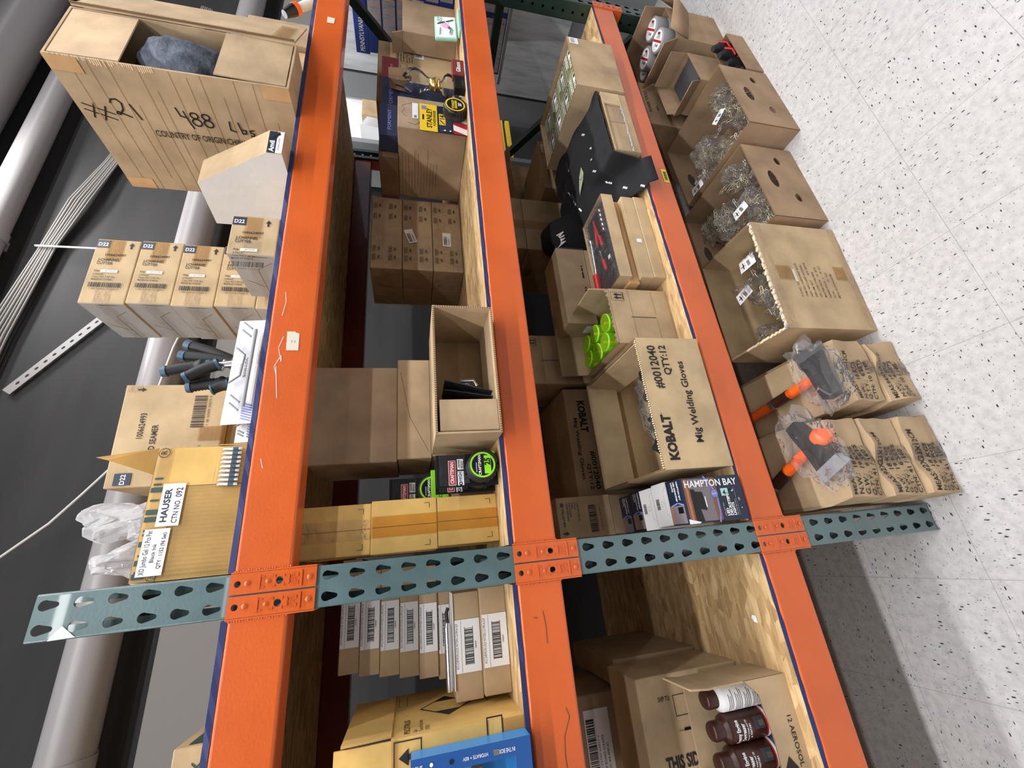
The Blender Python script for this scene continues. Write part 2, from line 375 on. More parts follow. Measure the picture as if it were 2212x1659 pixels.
def flap(mb, side, w, d, h, L, ang, t=.004, a=None, b=None, m='card'):
    """flap hinged on the rim: 0 lies closed, 90 stands up, 180 lies open, 270 hangs down"""
    c, s = math.cos(R(ang)) * L, math.sin(R(ang)) * L
    if side in ('front', 'back'):
        lo, hi = (a if a is not None else .002), (b if b is not None else w - .002)
        if side == 'front': mb.slab((hi, 0, h), (lo - hi, 0, 0), (0, c, s), t, m)
        else: mb.slab((lo, d, h), (hi - lo, 0, 0), (0, -c, s), t, m)
    else:
        lo, hi = (a if a is not None else .002), (b if b is not None else d - .002)
        if side == 'left': mb.slab((0, lo, h), (0, hi - lo, 0), (c, 0, s), t, m)
        else: mb.slab((w, hi, h), (0, lo - hi, 0), (-c, 0, s), t, m)
def shell(mb, w, d, h, t=.004, m='card', front=True, holes=None):
    mb.box(0, w, 0, d, 0, t, m)
    if front:
        if holes: mb.poly_holes([(0, t), (w, t), (w, h), (0, h)], holes, (0, 0, 0), (1, 0, 0), (0, 0, 1), t, m, 'card_edge')
        else: mb.box(0, w, 0, t, t, h, m)
    mb.box(0, w, d - t, d, t, h, m); mb.box(0, t, t, d - t, t, h, m); mb.box(w - t, w, t, d - t, t, h, m)
    for a in ((0, w, 0, t), (0, w, d - t, d), (0, t, t, d - t), (w - t, w, t, d - t)): mb.box(a[0] + .0006, a[1] - .0006, a[2] + .0006, a[3] - .0006, h, h + .0012, 'card_edge')
def ell(cx_, cy_, rx, ry, n=18, a0=0): return [(cx_ + rx * math.cos(2 * PI * i / n + a0), cy_ + ry * math.sin(2 * PI * i / n + a0)) for i in range(n)]
def blob(mb, c, r, m, seed=0, amt=.3, sc=2.2, sub=3, smooth=False, floor=None):
    bm = bmesh.new(); bmesh.ops.create_icosphere(bm, subdivisions=sub, radius=1)
    for v in bm.verts:
        n = noise.noise_vector(v.co * sc + Vector((seed * 3.1, seed * 1.3, seed))); k = 1 + amt * noise.noise(v.co * sc * 1.3 + Vector((seed, 0, 7)))
        p = (v.co * k + n * amt * .6); v.co = Vector((c[0] + p.x * r[0], c[1] + p.y * r[1], c[2] + p.z * r[2]))
        if floor is not None and v.co.z < floor: v.co.z = floor + .0005
    mb.bm(bm, m, smooth)
# ================================================================== the room
f = MB('floor'); f.box(-6, 9, -8, 1.5, -.05, 0, 'floor_tile'); struct(f)
f = MB('wall_back'); f.box(-6, 9, 1.5, 1.6, 0, 5.2, 'wall'); struct(f)
f = MB('trim_1'); f.box(-6, 9, 1.46, 1.5, 2.20, 2.595, 'trim_grey'); struct(f)
def hpipe(z, r, y, label, x0=-6, x1=9, joint=None):
    t = T('wall_pipe', label, 'pipe', 0, y, z, 0, 0, 0)
    p = t.part('pipe_run'); p.tube([(x0, 0, 0), (x1, 0, 0)], r, 'pipe', 28)
    for jx in joint or ():
        p = t.part('pipe_clamp')
        p.tube([(jx - .03, 0, 0), (jx + .03, 0, 0)], r + .006, 'pipe', 28); p.box(jx - .03, jx + .03, r * .5, 1.5 - y, -.02, .02, 'pipe')
    t.end()
hpipe(4.10, .135, 1.34, 'fat pale grey pipe along the wall, the highest in view', joint=(-3, 1.2, 5.6))
hpipe(3.79, .07, 1.40, 'slimmer pale grey pipe running just under the highest wall pipe', joint=(-2, 2, 5))
hpipe(2.79, .088, 1.38, 'grey wall pipe behind the clear bags and clamp handles', joint=(-.52, 3.4))
# bundle of thin cables and a slotted strut on the wall
t = T('cable_bundle', 'bundle of thin grey cables sagging along the dark wall', 'cable'); p = t.part('cables')
rr = random.Random(4)
for k in range(7):
    o = k * .012
    pts = [(4.6, 1.47 - o * .2, 3.12 + o), (3.6, 1.46, 3.18 + o), (2.72, 1.46, 3.37 + o), (2.35, 1.44, 3.43 + o * 1.4), (1.99, 1.46, 3.52 + o), (1.4, 1.46, 3.57 + o * 1.5), (.5, 1.46, 3.60 + o), (-1.5, 1.46, 3.62 + o)]
    p.tube(pts, .006 + .002 * (k % 2), 'trim_grey', 6)
t.end()
t = T('slotted_strut', 'narrow grey slotted metal strut fixed slanting to the wall', 'bracket'); p = t.part('strut')
a, b_ = Vector((1.53, 1.48, 3.20)), Vector((1.08, 1.48, 3.50)); d_ = (b_ - a).normalized(); n_ = Vector((0, -1, 0)).cross(d_).normalized()
L_ = (b_ - a).length
hl = [ell(.03 + i * .05, 0, .011, .006, 10) for i in range(int(L_ / .05))]
p.poly_holes([(0, -.022), (L_, -.022), (L_, .022), (0, .022)], hl, a, d_, n_ if d_.cross(n_).y < 0 else -n_, .004, 'pipe')
t.end()
t = T('wall_cable', 'thin white cord slanting up the wall beside the opened pen carton', 'cord'); p = t.part('cable_run')
p.tube([(1.6, 1.42, 2.73), (1.25, 1.3, 2.72), (.93, 1.28, 2.74), (.66, 1.40, 2.90), (.52, 1.40, 3.0), (.40, 1.40, 3.09), (.26, 1.40, 3.24), (.1, 1.40, 3.5)], .006, 'cord_white', 8); t.end()
t = T('wall_cable', 'thin white cord hanging down the wall behind the white carton', 'cord'); p = t.part('cable_run')
p.tube([(1.98, 1.44, 3.6), (1.99, 1.44, 3.0), (1.97, 1.44, 2.7), (1.80, 1.44, 2.62), (1.62, 1.42, 2.75)], .006, 'cord_white', 8); t.end()
# ================================================================== rack
def keyhole(cx_, cz):
    pts = [(cx_ + .0088 * math.cos(R(a)), cz + .0088 * math.sin(R(a))) for a in range(-28, 209, 18)]
    pts += [(cx_ - .0046, cz - .0165), (cx_ - .0032, cz - .0200), (cx_, cz - .0215), (cx_ + .0032, cz - .0200), (cx_ + .0046, cz - .0165)]
    return pts
def post(mb, x, y0, sgn, m, H=2.134, square=False):
    """C-shaped upright 76 mm wide; sgn +1: face towards -Y"""
    t = .0022; n = 42; p0 = H - 2.120 + .0
    for half in (0, 1):
        for k in range(-1, 42):
            zc = 2.120 - .0508 * k; z1 = min(zc + .0254, H); z0 = max(zc - .0254, 0.0)
            if z1 <= z0: continue
            xa = .004 + half * .034; xb = xa + .034; hx = .019 if half == 0 else .057
            hole = [keyhole(hx, zc)] if (0 <= k <= 41 and zc - .022 > 0.004 and zc + .01 < H) else []
            if sgn > 0: mb.poly_holes([(xa, z0), (xb, z0), (xb, z1), (xa, z1)], hole, (x, y0, 0), (1, 0, 0), (0, 0, 1), t, m)
            else: mb.poly_holes([(-xb, z0), (-xa, z0), (-xa, z1), (-xb, z1)], [[(-a, c) for a, c in hole[0]][::-1]] if hole else [], (x, y0, 0), (-1, 0, 0), (0, 0, 1), t, m)
    ya, yb = (y0 + .004, y0 + .076) if sgn > 0 else (y0 - .076, y0 - .004)
    if square:
        hs = [[(.034 + a, .06 + .0508 * k + b) for a, b in ((-.006, -.006), (.006, -.006), (.006, .006), (-.006, .006))] for k in range(40)]
        mb.poly_holes([(0, 0), (.072, 0), (.072, H), (0, H)], hs, (x, yb, 0), (0, -1, 0), (0, 0, 1), t, m)
        mb.poly_holes([(0, 0), (.072, 0), (.072, H), (0, H)], [[(.072 - a, c) for a, c in q][::-1] for q in hs], (x + .076, ya, 0), (0, 1, 0), (0, 0, 1), t, m)
    else:
        mb.box(x, x + t, ya, yb, 0, H, m); mb.box(x + .076 - t, x + .076, ya, yb, 0, H, m)
    # rounded front corners and rear lips
    s_ = sgn; q = y0
    for xx, sx in ((x, 1), (x + .076, -1)):
        pr = [(xx + sx * .004 - sx * .004 * math.sin(R(a)), q + s_ * (.004 - .004 * math.cos(R(a)))) for a in (0, 30, 60, 90)]
        vs = [(a, b, z) for z in (0, H) for a, b in pr]
        mb.add(vs, [(i, i + 1, 5 + i, 4 + i) for i in range(3)], m, True)
    yl = yb if sgn > 0 else ya
    mb.box(x, x + .02, yl - .001, yl + .001, 0, H, m); mb.box(x + .056, x + .076, yl - .001, yl + .001, 0, H, m)
def frame(label, X, m, braces, square=False, scrap=False):
    t = T('rack_upright', label, 'rack frame', X, 0, 0)
    mb = t.part('front_post'); post(mb, 0, 0, 1, m, square=square)
    mb = t.part('rear_post'); post(mb, 0, 1.066, -1, m, square=square)
    for a in braces:
        mb = t.part('brace'); (ya, za), (yb, zb) = a
        d = Vector((0, yb - ya, zb - za)); n = Vector((1, 0, 0)).cross(d).normalized() * .019
        mb.slab(Vector((.020, ya, za)) - n, (.036, 0, 0), d, .038, m) if d.y == 0 else mb.slab(Vector((.020, ya, za)) - n + n * 2, d, (.036, 0, 0), .038, m)
    mb = t.part('foot_plate'); mb.box(.0, .076, .005, .072, .0004, .004, m)
    mb = t.part('foot_plate'); mb.box(.0, .076, .994, 1.061, .0004, .004, m)
    return t
t = frame('teal green steel upright frame with teardrop slots, between the two bays', 0, 'green', [((.078, .25), (.988, .25)), ((.078, 1.07), (.988, 1.07)), ((.078, 1.95), (.988, 1.95)), ((.078, 1.12), (.988, 1.90)), ((.078, .30), (.988, 1.02))], scrap=True)
p = t.part('torn_sticker', 'scrap of white sticker on the post'); f = Canvas(p, (0, -.0006, 0), (1, 0, 0), (0, 0, 1)); f.poly([(.002, 2.062), (.022, 2.085), (.001, 2.101)], 'white')
t.end()
t = frame('dark green steel upright frame at the far right end of the rack', 2.452, 'dark_green', [((.078, .33), (.988, .95)), ((.078, 1.07), (.988, 1.07)), ((.078, 1.86), (.80, 1.13)), ((.078, .16), (.988, .16))], square=True); t.end()
def plate(mb, x0, mirror):
    """connector plate 38 x 152 mm with stamped details, top at z=0 going down"""
    w_, h_ = .0365, .152; c = x0 + w_ / 2; hx = (c, )
    holes = [ell(.018, -.013, .0058, .0058, 16), ell(.018, -.086, .0068, .0068, 16)]
    mb.poly_holes([(0, -h_), (w_, -h_), (w_, 0), (0, 0)], holes, (x0, -.0045, 0), (1, 0, 0), (0, 0, 1), .004, 'orange')
    side = x0 + w_ if mirror > 0 else x0
    for (px, pz, r) in ((.018, -.027, .0048), (.018, -.137, .005), (.018, -.063, .004)):
        mb.lathe([(0, .0016), (r * .7, .0016), (r, .0)], 'orange', 14); n = 14 * 3
        for i in range(len(mb.v) - n, len(mb.v)):
            v = mb.v[i]; a, b_, c_ = v[0], v[1], v[2]; mb.v[i] = (x0 + px + a, -.0045 - c_, pz + b_)
    def bar(a, b_, c_, d_, hgt=.0016): mb.box(x0 + a, x0 + b_, -.0045 - hgt, -.004, c_, d_, 'orange')
    bar(.006, .030, -.0525, -.0495); bar(.004, .033, -.1265, -.1235, .002)
    for a in (.008, .0265): bar(a, a + .0016, -.060, -.053); bar(a, a + .0016, -.078, -.071)
    bar(.010, .0265, -.104, -.1025)
    for a in (.010, .0175, .025): bar(a, a + .0015, -.115, -.103)
    for a in (.011, .025):
        bar(a - .003, a + .003, -.1195, -.1145, .0012)
    for k in range(4):
        a = R(45 + 90 * k); q = Vector((.018 + math.cos(a) * .0115, -.086 + math.sin(a) * .0115)); bar(q.x - .0025, q.x + .0025, q.y - .0008, q.y + .0008, .0012)
def beam(label, x0, x1, ztop, ends, sx=None, rear=False, extra=None):
    t = T('shelf_beam', label, 'shelf beam', 0, 0, ztop); mb = t.part('beam_body')
    y0, y1 = (.0, .062) if not rear else (1.002, 1.064)
    r = .006; pr = []
    for (cx_, cz, a0) in ((y0 + r, -r, 90), (y0 + r, -.102 + r, 180), (y1 - r, -.102 + r, 270), (y1 - r, -r, 0)):
        pr += [(cx_ + r * math.cos(R(a0 + k * 22.5)), cz + r * math.sin(R(a0 + k * 22.5))) for k in range(5)]
    n = len(pr); vs = [(x, a, b) for x in (x0, x1) for a, b in pr]
    fs = [(i, (i + 1) % n, n + (i + 1) % n, n + i) for i in range(n)]
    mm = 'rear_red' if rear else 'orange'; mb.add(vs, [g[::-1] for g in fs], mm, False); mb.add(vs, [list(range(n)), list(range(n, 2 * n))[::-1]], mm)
    rr = random.Random(int(ztop * 100 + x0 * 7))
    for side, e in ends:
        xw = x0 if side == 'l' else x1; w_ = t.part('weld_bead')
        for k in range(22):
            blob(w_, (xw + rr.uniform(-.0012, .0012), y0 + .0004 if not rear else y1, -.003 - k * .0046), (.0032, .0014, .0036), 'weld', k, .2, 2, 1, True)
        q = t.part('connector_plate'); q.M = q.M @ Matrix.Translation((0, 0, .003))
        if not rear: plate(q, e, 1)
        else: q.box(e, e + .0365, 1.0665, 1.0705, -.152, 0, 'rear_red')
        if side == 'l': q.box(.0765, .0795, *((-.004, .060) if not rear else (1.004, 1.07)), -.152, 0, 'orange')
        elif e > 1: q.box(2.4485, 2.4515, *((-.004, .060) if not rear else (1.004, 1.07)), -.152, 0, 'orange')
        else: q.box(-.0035, -.0005, *((-.004, .060) if not rear else (1.004, 1.07)), -.152, 0, 'orange')
    if extra: extra(t)
    return t.end()
Z1, Z2, Z3 = 1.831, 1.275, .628
def scr(t, pts, m='white', wd=.0012, nm='scratch_mark'):
    p = t.part(nm, 'pale scratches in the orange paint' if m == 'white' else 'dark scuff in the orange paint'); c = Canvas(p, (0, -.0002, 0), (1, 0, 0), (0, 0, 1))
    for q in pts: c.stroke(q, wd, m)
def x1(t):
    p = t.part('paper_sticker', 'worn cream paper sticker'); c = Canvas(p, (0, -.0003, 0), (1, 0, 0), (0, 0, 1))
    c.poly([(.563, -.043), (.615, -.041), (.615, -.060), (.612, -.060), (.612, -.0635), (.609, -.069), (.563, -.070)], 'off_white')
    c.text('5.2', .590, -.062, .006, 'tape_grey', deg=90)
    c.poly([(1.913, -.045), (1.949, -.045), (1.947, -.071), (1.913, -.069)], 'off_white')
    scr(t, [[(.50, -.028), (.52, -.022), (.55, -.034), (.53, -.036), (.57, -.026), (.60, -.034)], [(.44, -.036), (.52, -.026)], [(.73, -.026), (.70, -.03), (.66, -.025)], [(.30, -.02), (.28, -.026)]])
def x1l(t):
    p = t.part('chipped_patch', 'bare pale chip in the paint'); c = Canvas(p, (0, -.0003, 0), (1, 0, 0), (0, 0, 1))
    c.poly([(-.378, -.062), (-.372, -.072), (-.376, -.084), (-.388, -.088), (-.396, -.078), (-.394, -.064), (-.386, -.060)], 'off_white')
def x2l(t): scr(t, [[(-.235, -.075), (-.25, -.08), (-.28, -.065), (-.31, -.062), (-.35, -.064)], [(-.06, -.05), (-.09, -.053), (-.12, -.052)], [(-.07, -.028), (-.072, -.037)]], 'ink_soft', .0014)
def x3(t):
    p = t.part('price_sticker', 'small bright yellow barcode sticker'); c = Canvas(p, (1.300, -.0005, -.094), (1, 0, 0), (0, 0, 1))
    c.rect(0, 0, .069, .022, 'yellow_sticker'); c.bars(.012, .004, .046, .012)
beam('glossy orange front beam of the top shelf, right bay', .080, 2.448, Z1, (('l', .0395), ('r', 2.452)), extra=x1)
beam('glossy orange front beam of the top shelf, left bay', -2.36, -.004, Z1, (('r', 0),), extra=x1l)
beam('orange front beam of the middle shelf, right bay, above the welding glove carton', .080, 2.448, Z2, (('l', .0395), ('r', 2.452)))
beam('orange front beam of the middle shelf, left bay, with dark scratches', -2.36, -.004, Z2, (('r', 0),), extra=x2l)
beam('orange front beam of the bottom shelf, right bay, with yellow barcode sticker', .080, 2.448, Z3, (('l', .0395), ('r', 2.452)), extra=x3)
beam('orange front beam of the bottom shelf, left bay, in front of the bare chipboard', -2.36, -.004, Z3, (('r', 0),))
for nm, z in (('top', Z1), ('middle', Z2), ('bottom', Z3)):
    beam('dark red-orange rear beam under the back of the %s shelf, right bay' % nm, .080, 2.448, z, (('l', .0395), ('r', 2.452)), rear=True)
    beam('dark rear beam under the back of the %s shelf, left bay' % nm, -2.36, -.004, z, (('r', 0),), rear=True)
def deck(label, x0, x1, z, seam=None):
    t = T('shelf_board', label, 'chipboard shelf', 0, 0, z); mb = t.part('board'); rr = random.Random(int(z * 9 + x0 * 3))
    n = 90; xs = [x0 + (x1 - x0) * i / n for i in range(n + 1)]
    vs = []
    for x in xs:
        j = rr.uniform(-.0012, .0012); vs += [(x, .0025 + j, .0004), (x, .0025 - j * .5, .0112), (x, .0065 + rr.uniform(0, .003), .012), (x, 1.062, .012), (x, 1.062, .0004)]
    mb.add(vs, [(5 * i, 5 * i + 5, 5 * i + 6, 5 * i + 1) for i in range(n)], 'blue_edge')
    fs = []
    for i in range(n): fs += [(5 * i + 1, 5 * i + 6, 5 * i + 7, 5 * i + 2), (5 * i + 2, 5 * i + 7, 5 * i + 8, 5 * i + 3), (5 * i + 3, 5 * i + 8, 5 * i + 9, 5 * i + 4), (5 * i + 4, 5 * i + 9, 5 * i + 5, 5 * i)]
    mb.add(vs, fs + [(0, 1, 2, 3, 4), tuple(5 * n + k for k in (4, 3, 2, 1, 0))], 'osb')
    if seam: mb.box(seam, seam + .0015, .01, 1.06, .0118, .0125, 'card_edge')
    t.end()
deck('chipboard top shelf with blue front edge, right bay, under the big 488 lbs carton', .0785, 2.449, Z1)
deck('chipboard top shelf with blue front edge, left bay', -2.36, -.0025, Z1)
deck('chipboard middle shelf with blue front edge, right bay, under the yellow cartons', .0785, 2.449, Z2)
deck('chipboard middle shelf with blue front edge, left bay, under the stacked flat cartons', -2.36, -.0025, Z2)
deck('chipboard bottom shelf with blue front edge, right bay, under the welding glove carton', .0785, 2.449, Z3)
deck('mostly bare chipboard bottom shelf, left bay, beside the aerosol carton', -2.36, -.0025, Z3)
# ================================================================== top shelf
D1, D2, D3 = 1.8432, 1.2872, .6402
# big carton #21 standing on end, open towards the aisle
t = T('shipping_carton', 'huge worn carton marked #21 488 Lbs. standing open on the top shelf', 'cardboard box', 1.392, -.082, D1, .232, .412, .592, 2.3)
W, D, H = t.w, t.d, t.h
b = t.part('box_body'); th = .006
b.box(0, W, 0, D, 0, th, 'card'); b.box(0, W, 0, D, H - th, H, 'card'); b.box(0, th, 0, D, th, H - th, 'card'); b.box(W - th, W, 0, D, th, H - th, 'card'); b.box(th, W - th, D - th, D, th, H - th, 'card')
f = t.face(b, 'left')
HW = .0042
f.stroke([(.285, .575), (.262, .505)], HW * .8); f.stroke([(.268, .578), (.245, .508)], HW * .8); f.stroke([(.245, .565), (.290, .545)], HW); f.stroke([(.240, .540), (.283, .520)], HW)
def arc(c, r, a0, a1, n=12, ry=None): return [(c[0] + r * math.cos(R(a0 + (a1 - a0) * i / n)), c[1] + (ry or r) * math.sin(R(a0 + (a1 - a0) * i / n))) for i in range(n + 1)]
for z_, a_, b_ in ((.545, .02, .38), (.50, .0, .41), (.455, .05, .41), (.43, .0, .30), (.385, .0, .41), (.36, .02, .35), (.31, .0, .41), (.27, .1, .40), (.235, .0, .41), (.19, .0, .36), (.15, .03, .41), (.10, .0, .41), (.06, .0, .3)): f.stroke([(a_, z_), ((a_ + b_) / 2, z_ + .002), (b_, z_ - .001)], .0014, 'card_c'); f.k -= 1; f.stroke([(a_, z_ - .0018), ((a_ + b_) / 2, z_), (b_, z_ - .003)], .0010, 'card_shade'); f.k -= 1
f.k += 2
g = f.sub(.262, .588, -90)          # handwriting runs down the carton
g.k = 6
def hw(pts, s=1.0, x=0, y=0, wd=HW): g.stroke([(x + a * s, y + b_ * s) for a, b_ in pts], wd)
hw([(0, .034), (.006, .044), (.018, .046), (.026, .036), (.022, .020), (.008, .004), (.002, .006), (.006, .012), (.014, .008), (.032, .0)], 1.1, .088, -.002)
hw([(0, .040), (.010, .0)], 1.1, .136, -.006)
hw([(0, .046), (.004, .022), (.022, .018)], 1, .255, .0); hw([(.020, .040), (.026, 0), (.030, -.012)], 1, .252, -.002)
for ox in (.287, .318):
    hw(arc((.010, .030), .010, -60, 300, 14, .009), 1, ox, -.002); hw(arc((.011, .009), .012, 120, 480, 14, .011), 1, ox, -.002)
hw([(.004, .030), (0, .002), (.014, -.002)], 1, .386, -.006); hw([(0, .036), (.004, 0), (.014, .002), (.016, .012), (.004, .014)], 1, .414, -.012)
hw([(.012, .020), (.002, .018), (.002, .011), (.011, .008), (.009, 0), (0, .001)], 1, .440, -.016); hw([(0, 0), (.002, .001)], 1, .462, -.016)
g.text('COUNTRY OF ORIGIN:CHINA', .166, -.054, .020, 'ink', w=.255, bold=.008)
for s_ in (0, D - .04):                                   # tape ends on the corners
    for z_ in (.0, H - .075): f.rect(s_, z_, .04, .075, 'card_orange')
fl = t.part('inner_flap'); fl.slab((W - .01, .004, H - .010), (-(W - .02), 0, 0), (0, -.001, -.158), .004, 'card_bright')
fl = t.part('inner_flap'); fl.slab((.010, .004, .010), (W - .02, 0, 0), (0, -.006, .185), .004, 'card')
fl = t.part('outer_flap', 'flap swung open to the right, edge taped'); fl.slab((W, -.002, .006), (.235, .07, 0), (0, 0, H - .01), .005, 'card'); fl.slab((W, -.0075, .006), (.002, 0, 0), (0, 0, H - .01), .006, 'card_edge')
q = t.part('packing_tape', 'glossy brown tape along the flap edge'); c = Canvas(q, (W, -.0095, .006), (.235, .07, 0), (0, 0, 1)); c.rect(.002, 0, .03, H - .02, 'tape_clear'); c.rect(.002, .02, .2, .05, 'tape')
q = t.part('torn_edge', 'ripped rim with the fluting showing')
rr = random.Random(9)
for k in range(46):
    z = H - .012 - k * .0052
    if rr.random() < .12: continue
    q.box(-.0010, .0005, -.003, .009 + rr.uniform(-.001, .003) + .005 * math.sin(k * .35), z - .0016, z + .0016, 'fluting')
q = t.part('grey_fabric', 'slate grey fleece bundle stuffed in the carton'); blob(q, (W * .52, .082, .312), (.106, .088, .128), 'grey_cloth', 5, .14, 2.6, 4, True)
t.end()
# white sided box with chamfered front
t = T('anvil_box', 'white sided box with slanted brown front and printed label beside the big carton', 'product box', M=Matrix.Translation((1.15, 0, D1)))
t.M = Matrix.Translation((1.15, 0, D1)); b = t.part('box_body')
pr = [(-.055, 0), (.234, 0), (.234, .266), (.073, .256), (-.055, .040)]; n = 5; wd = .092
vs = [(x, a, z) for x in (0, wd) for a, z in pr]
b.add(vs, [[4, 3, 2, 1, 0]], 'card_white'); b.add(vs, [[5, 6, 7, 8, 9]] + [(i, (i + 1) % 5, 5 + (i + 1) % 5, 5 + i) for i in range(5)], 'card')
q = t.part('product_label', 'black and white label with the brand name'); c = Canvas(q, (0, -.0555, 0), (1, 0, 0), (0, 0, 1)); c.rect(.002, .001, .086, .038, 'white')
c.rect(.002, .018, .086, .021, 'navy'); c.text('Anvil', .006, .0225, .0125, 'white', w=.044, bold=.03); c.stroke([(.056, .036), (.068, .022), (.078, .012)], .006, 'black'); c.stroke([(.066, .020), (.084, .014)], .006, 'black'); c.text('Laminate Cutter', .012, .010, .004, 'red', w=.05)
t.end()
# cartons of cutters stacked on their side
def jchan(k, lab, x, y, z, w=.222, d=.2, h=.1095, yaw=0, grp='cutter cartons in a stack'):
    t = T('cutter_carton', lab, 'cardboard box', x, y, z, w, d, h, yaw, grp)
    b = t.part('box_body'); b.box(0, w, 0, d, 0, h, 'card_c', .003); b.box(-.0006, .004, .002, d - .002, .002, h - .002, 'card_grey')
    t.face(t.part('packing_tape'), 'front', .0006).rect(w - .075, h * .36, .074, h * .36, 'tape'); t.face(t.part('packing_tape'), 'front', .0006).rect(0, h * .36, .045, h * .36, 'tape_clear'); q = t.part('packing_tape')
    f = t.face(q, 'left', .001); f.rect(.001, h * .36, d - .002, h * .33, 'tape_clear')
    f = t.face(b, 'left', .0006); f.stroke([(.0, h * .5), (.05, h * .5), (.08, h * .86)], .0012, 'card_edge'); f.stroke([(.05, h * .5), (.13, h * .5)], .0012, 'card_edge'); f.stroke([(.13, h * .5), (.16, h * .15)], .001, 'card_edge'); f.rect(d - .008, .02, .0012, h * .4, 'black')
    c = t.face(b, 'front').sub(0, h, -90)
    c.rect(.002, w - .032, .032, .028, 'navy'); c.text('D22', .006, w - .025, .0115, 'white', w=.024, bold=.02)
    c.arrow(.088, w - .032, .022, 'ink'); c.text('1006624997', .030, w - .060, .0075, w=.050, bold=.01)
    c.text('J-CHANNEL', .016, w - .079, .0090, w=.053, bold=.012); c.text('CUTTER', .016, w - .091, .0090, w=.038, bold=.012)
    c.text('PO#', .016, w - .117, .0058, w=.012, bold=.01); c.rect(.032, w - .119, .040, .009, 'white'); c.text('00123678', .042, w - .116, .004, 'ink_soft')
    c.text('6 PACK', .016, w - .128, .0052, w=.024, bold=.01); c.text('Case Wt: 7.47 lbs', .016, w - .137, .0052, w=.053, bold=.008); c.text('MADE IN CHINA', .016, w - .146, .0052, w=.050, bold=.012)
    c.bars(.013, w - .170, .080, .016, seed=k); c.text('1 08 20909 59280 9', .018, w - .178, .0042, 'ink_soft', w=.068)
    return t.end()
for k, nm in enumerate(('bottom carton, mostly hidden, of the cutter stack by the grey pipe', 'second lowest carton of the cutter stack, half covered by the front one', 'middle carton of the five high stack of J-channel cutters', 'second highest carton in the stack of J-channel cutters', 'topmost carton of the stack of J-channel cutters')):
    jchan(3, nm, .819 + (.004 if k % 2 else 0), .219, D1 + k * .110, yaw=-.6 if k < 4 else -1)
jchan(5, 'cutter carton lying alone in front of the five high stack, grey taped end', .845, .004, D1, .128, .19, .115, 0, 'cutter cartons in a stack')
# seamer carton on a brown carton
t = carton('brown_carton', 'plain brown carton under the big seamer carton', .33, .27, D1, .27, .27, .150, m='card'); t.end()
t = T('seamer_carton', 'large tan carton of hand seamers with a tall barcode, behind the clamps', 'cardboard box', .306, .252, D1 + .1504, .272, .30, .240, -3.2)
b = t.part('box_body'); b.box(0, t.w, 0, t.d, 0, t.h, 'card_c', .003); f = t.face(b, 'front')
f.arrow(.258, .212, .02, deg=180); f.text('1006624993', .124, .180, .013, w=.068, bold=.012); f.text('HAND SEAMER', .062, .149, .013, w=.098, bold=.012)
f.bars(.150, .046, .092, .030, seed=11); f.text('1 08 20909 59279 9', .156, .036, .005, 'ink_soft', w=.082)
f.rect(.006, .185, .030, .036, 'navy'); f.text('D22', .008, .197, .010, 'white', bold=.02, w=.025); f.text('s', .098, .046, .006)
for a_ in ((.112, 0, .040, .055, 'tape'), (.0, .196, .04, .022, 'tape_clear'), (.252, .205, .02, .035, 'tape_clear')): t.face(t.part('packing_tape'), 'front', .0006).rect(*a_)
t.end()
# opened pen carton at the front
t = T('pen_carton', 'opened yellow-brown HAUSER pen carton beside the post, flap standing up', 'cardboard box', .0785, .026, D1, .260, .26, .172, 0)
b = t.part('box_body'); shell(b, t.w, t.d, t.h, .004, 'card_yellow'); f = t.face(b, 'front')
for k in range(60): f.rect(.002, .004 + k * .0021, .175, .0009, 'card_rib'); f.k -= 1
f.k += 1; f.stroke([(0, .131), (.16, .126), (.178, .118), (.178, 0)], .0014, 'card_edge')
fl = t.part('flap', 'torn flap standing upright'); fl.add([(.205, .002, .172), (.262, .002, .172), (.262, .006, .172), (.255, .03, .300), (.240, -.002, .26)], [(0, 1, 3, 4), (4, 3, 1, 0)], 'card_yellow')
fl = t.part('flap'); flap(fl, 'back', t.w, t.d, t.h, .10, 120, m='card_yellow')
lb = t.part('printed_tape', 'clear tape printed with green marks'); f = t.face(lb, 'front', .0007); f.rect(0, .148, .268, .024, 'tape_clear')
for x in (.006, .03, .064, .11, .124, .168): f.rect(x, .150, .010, .020, 'green_ink'); f.k -= 1
f.k += 1
for x in (.016, .046, .084, .092, .150, .182, .194): f.rect(x, .153, .004, .014, 'green_ink'); f.k -= 1
f.k += 1; f.text('R', .247, .156, .010, 'ink'); f.stroke(arc((.250, .160), .010, 0, 360), .0012); f.text('R', .006, .134, .007, 'green_ink'); f.stroke(arc((.0095, .138), .008, 0, 360), .0012, 'green_ink')
lb = t.part('address_label', 'white label reading HAUSER and the carton number'); f = t.face(lb, 'front', .0030); f.rect(.100, .108, .084, .040, 'label_white')
f.text('HAUSER', .108, .131, .011, 'navy', w=.066, bold=.03); f.text('CTN NO.', .105, .1125, .0095, 'ink', w=.046, bold=.008); f.text('092', .156, .112, .011, 'ink', w=.019)
lb = t.part('content_label', 'white label listing the black ink pens'); f = t.face(lb, 'front', .0030); f.rect(.010, .120, .086, .043, 'label_white')
f.text('XO Jumbo Gel 12 Pcs Pet', .013, .150, .0085, 'navy', w=.080, bold=.012); f.text('Black Ink', .034, .138, .0065, 'ink', w=.034); f.text('QTY : 1152 (96 Set)', .022, .125, .0065, 'ink', w=.066, bold=.01)
q = t.part('pens_window', 'row of silver pens in a clear blister on the carton front')
for k in range(9):
    x = .176 + k * .0095; q.tube([(x, -.006, .012), (x, -.006, .046), (x, -.004, .052)], [.0036, .0036, .0012], 'silver', 8); q.tube([(x, -.0062, .020), (x, -.0062, .030)], .0042, 'steel_blue', 8)
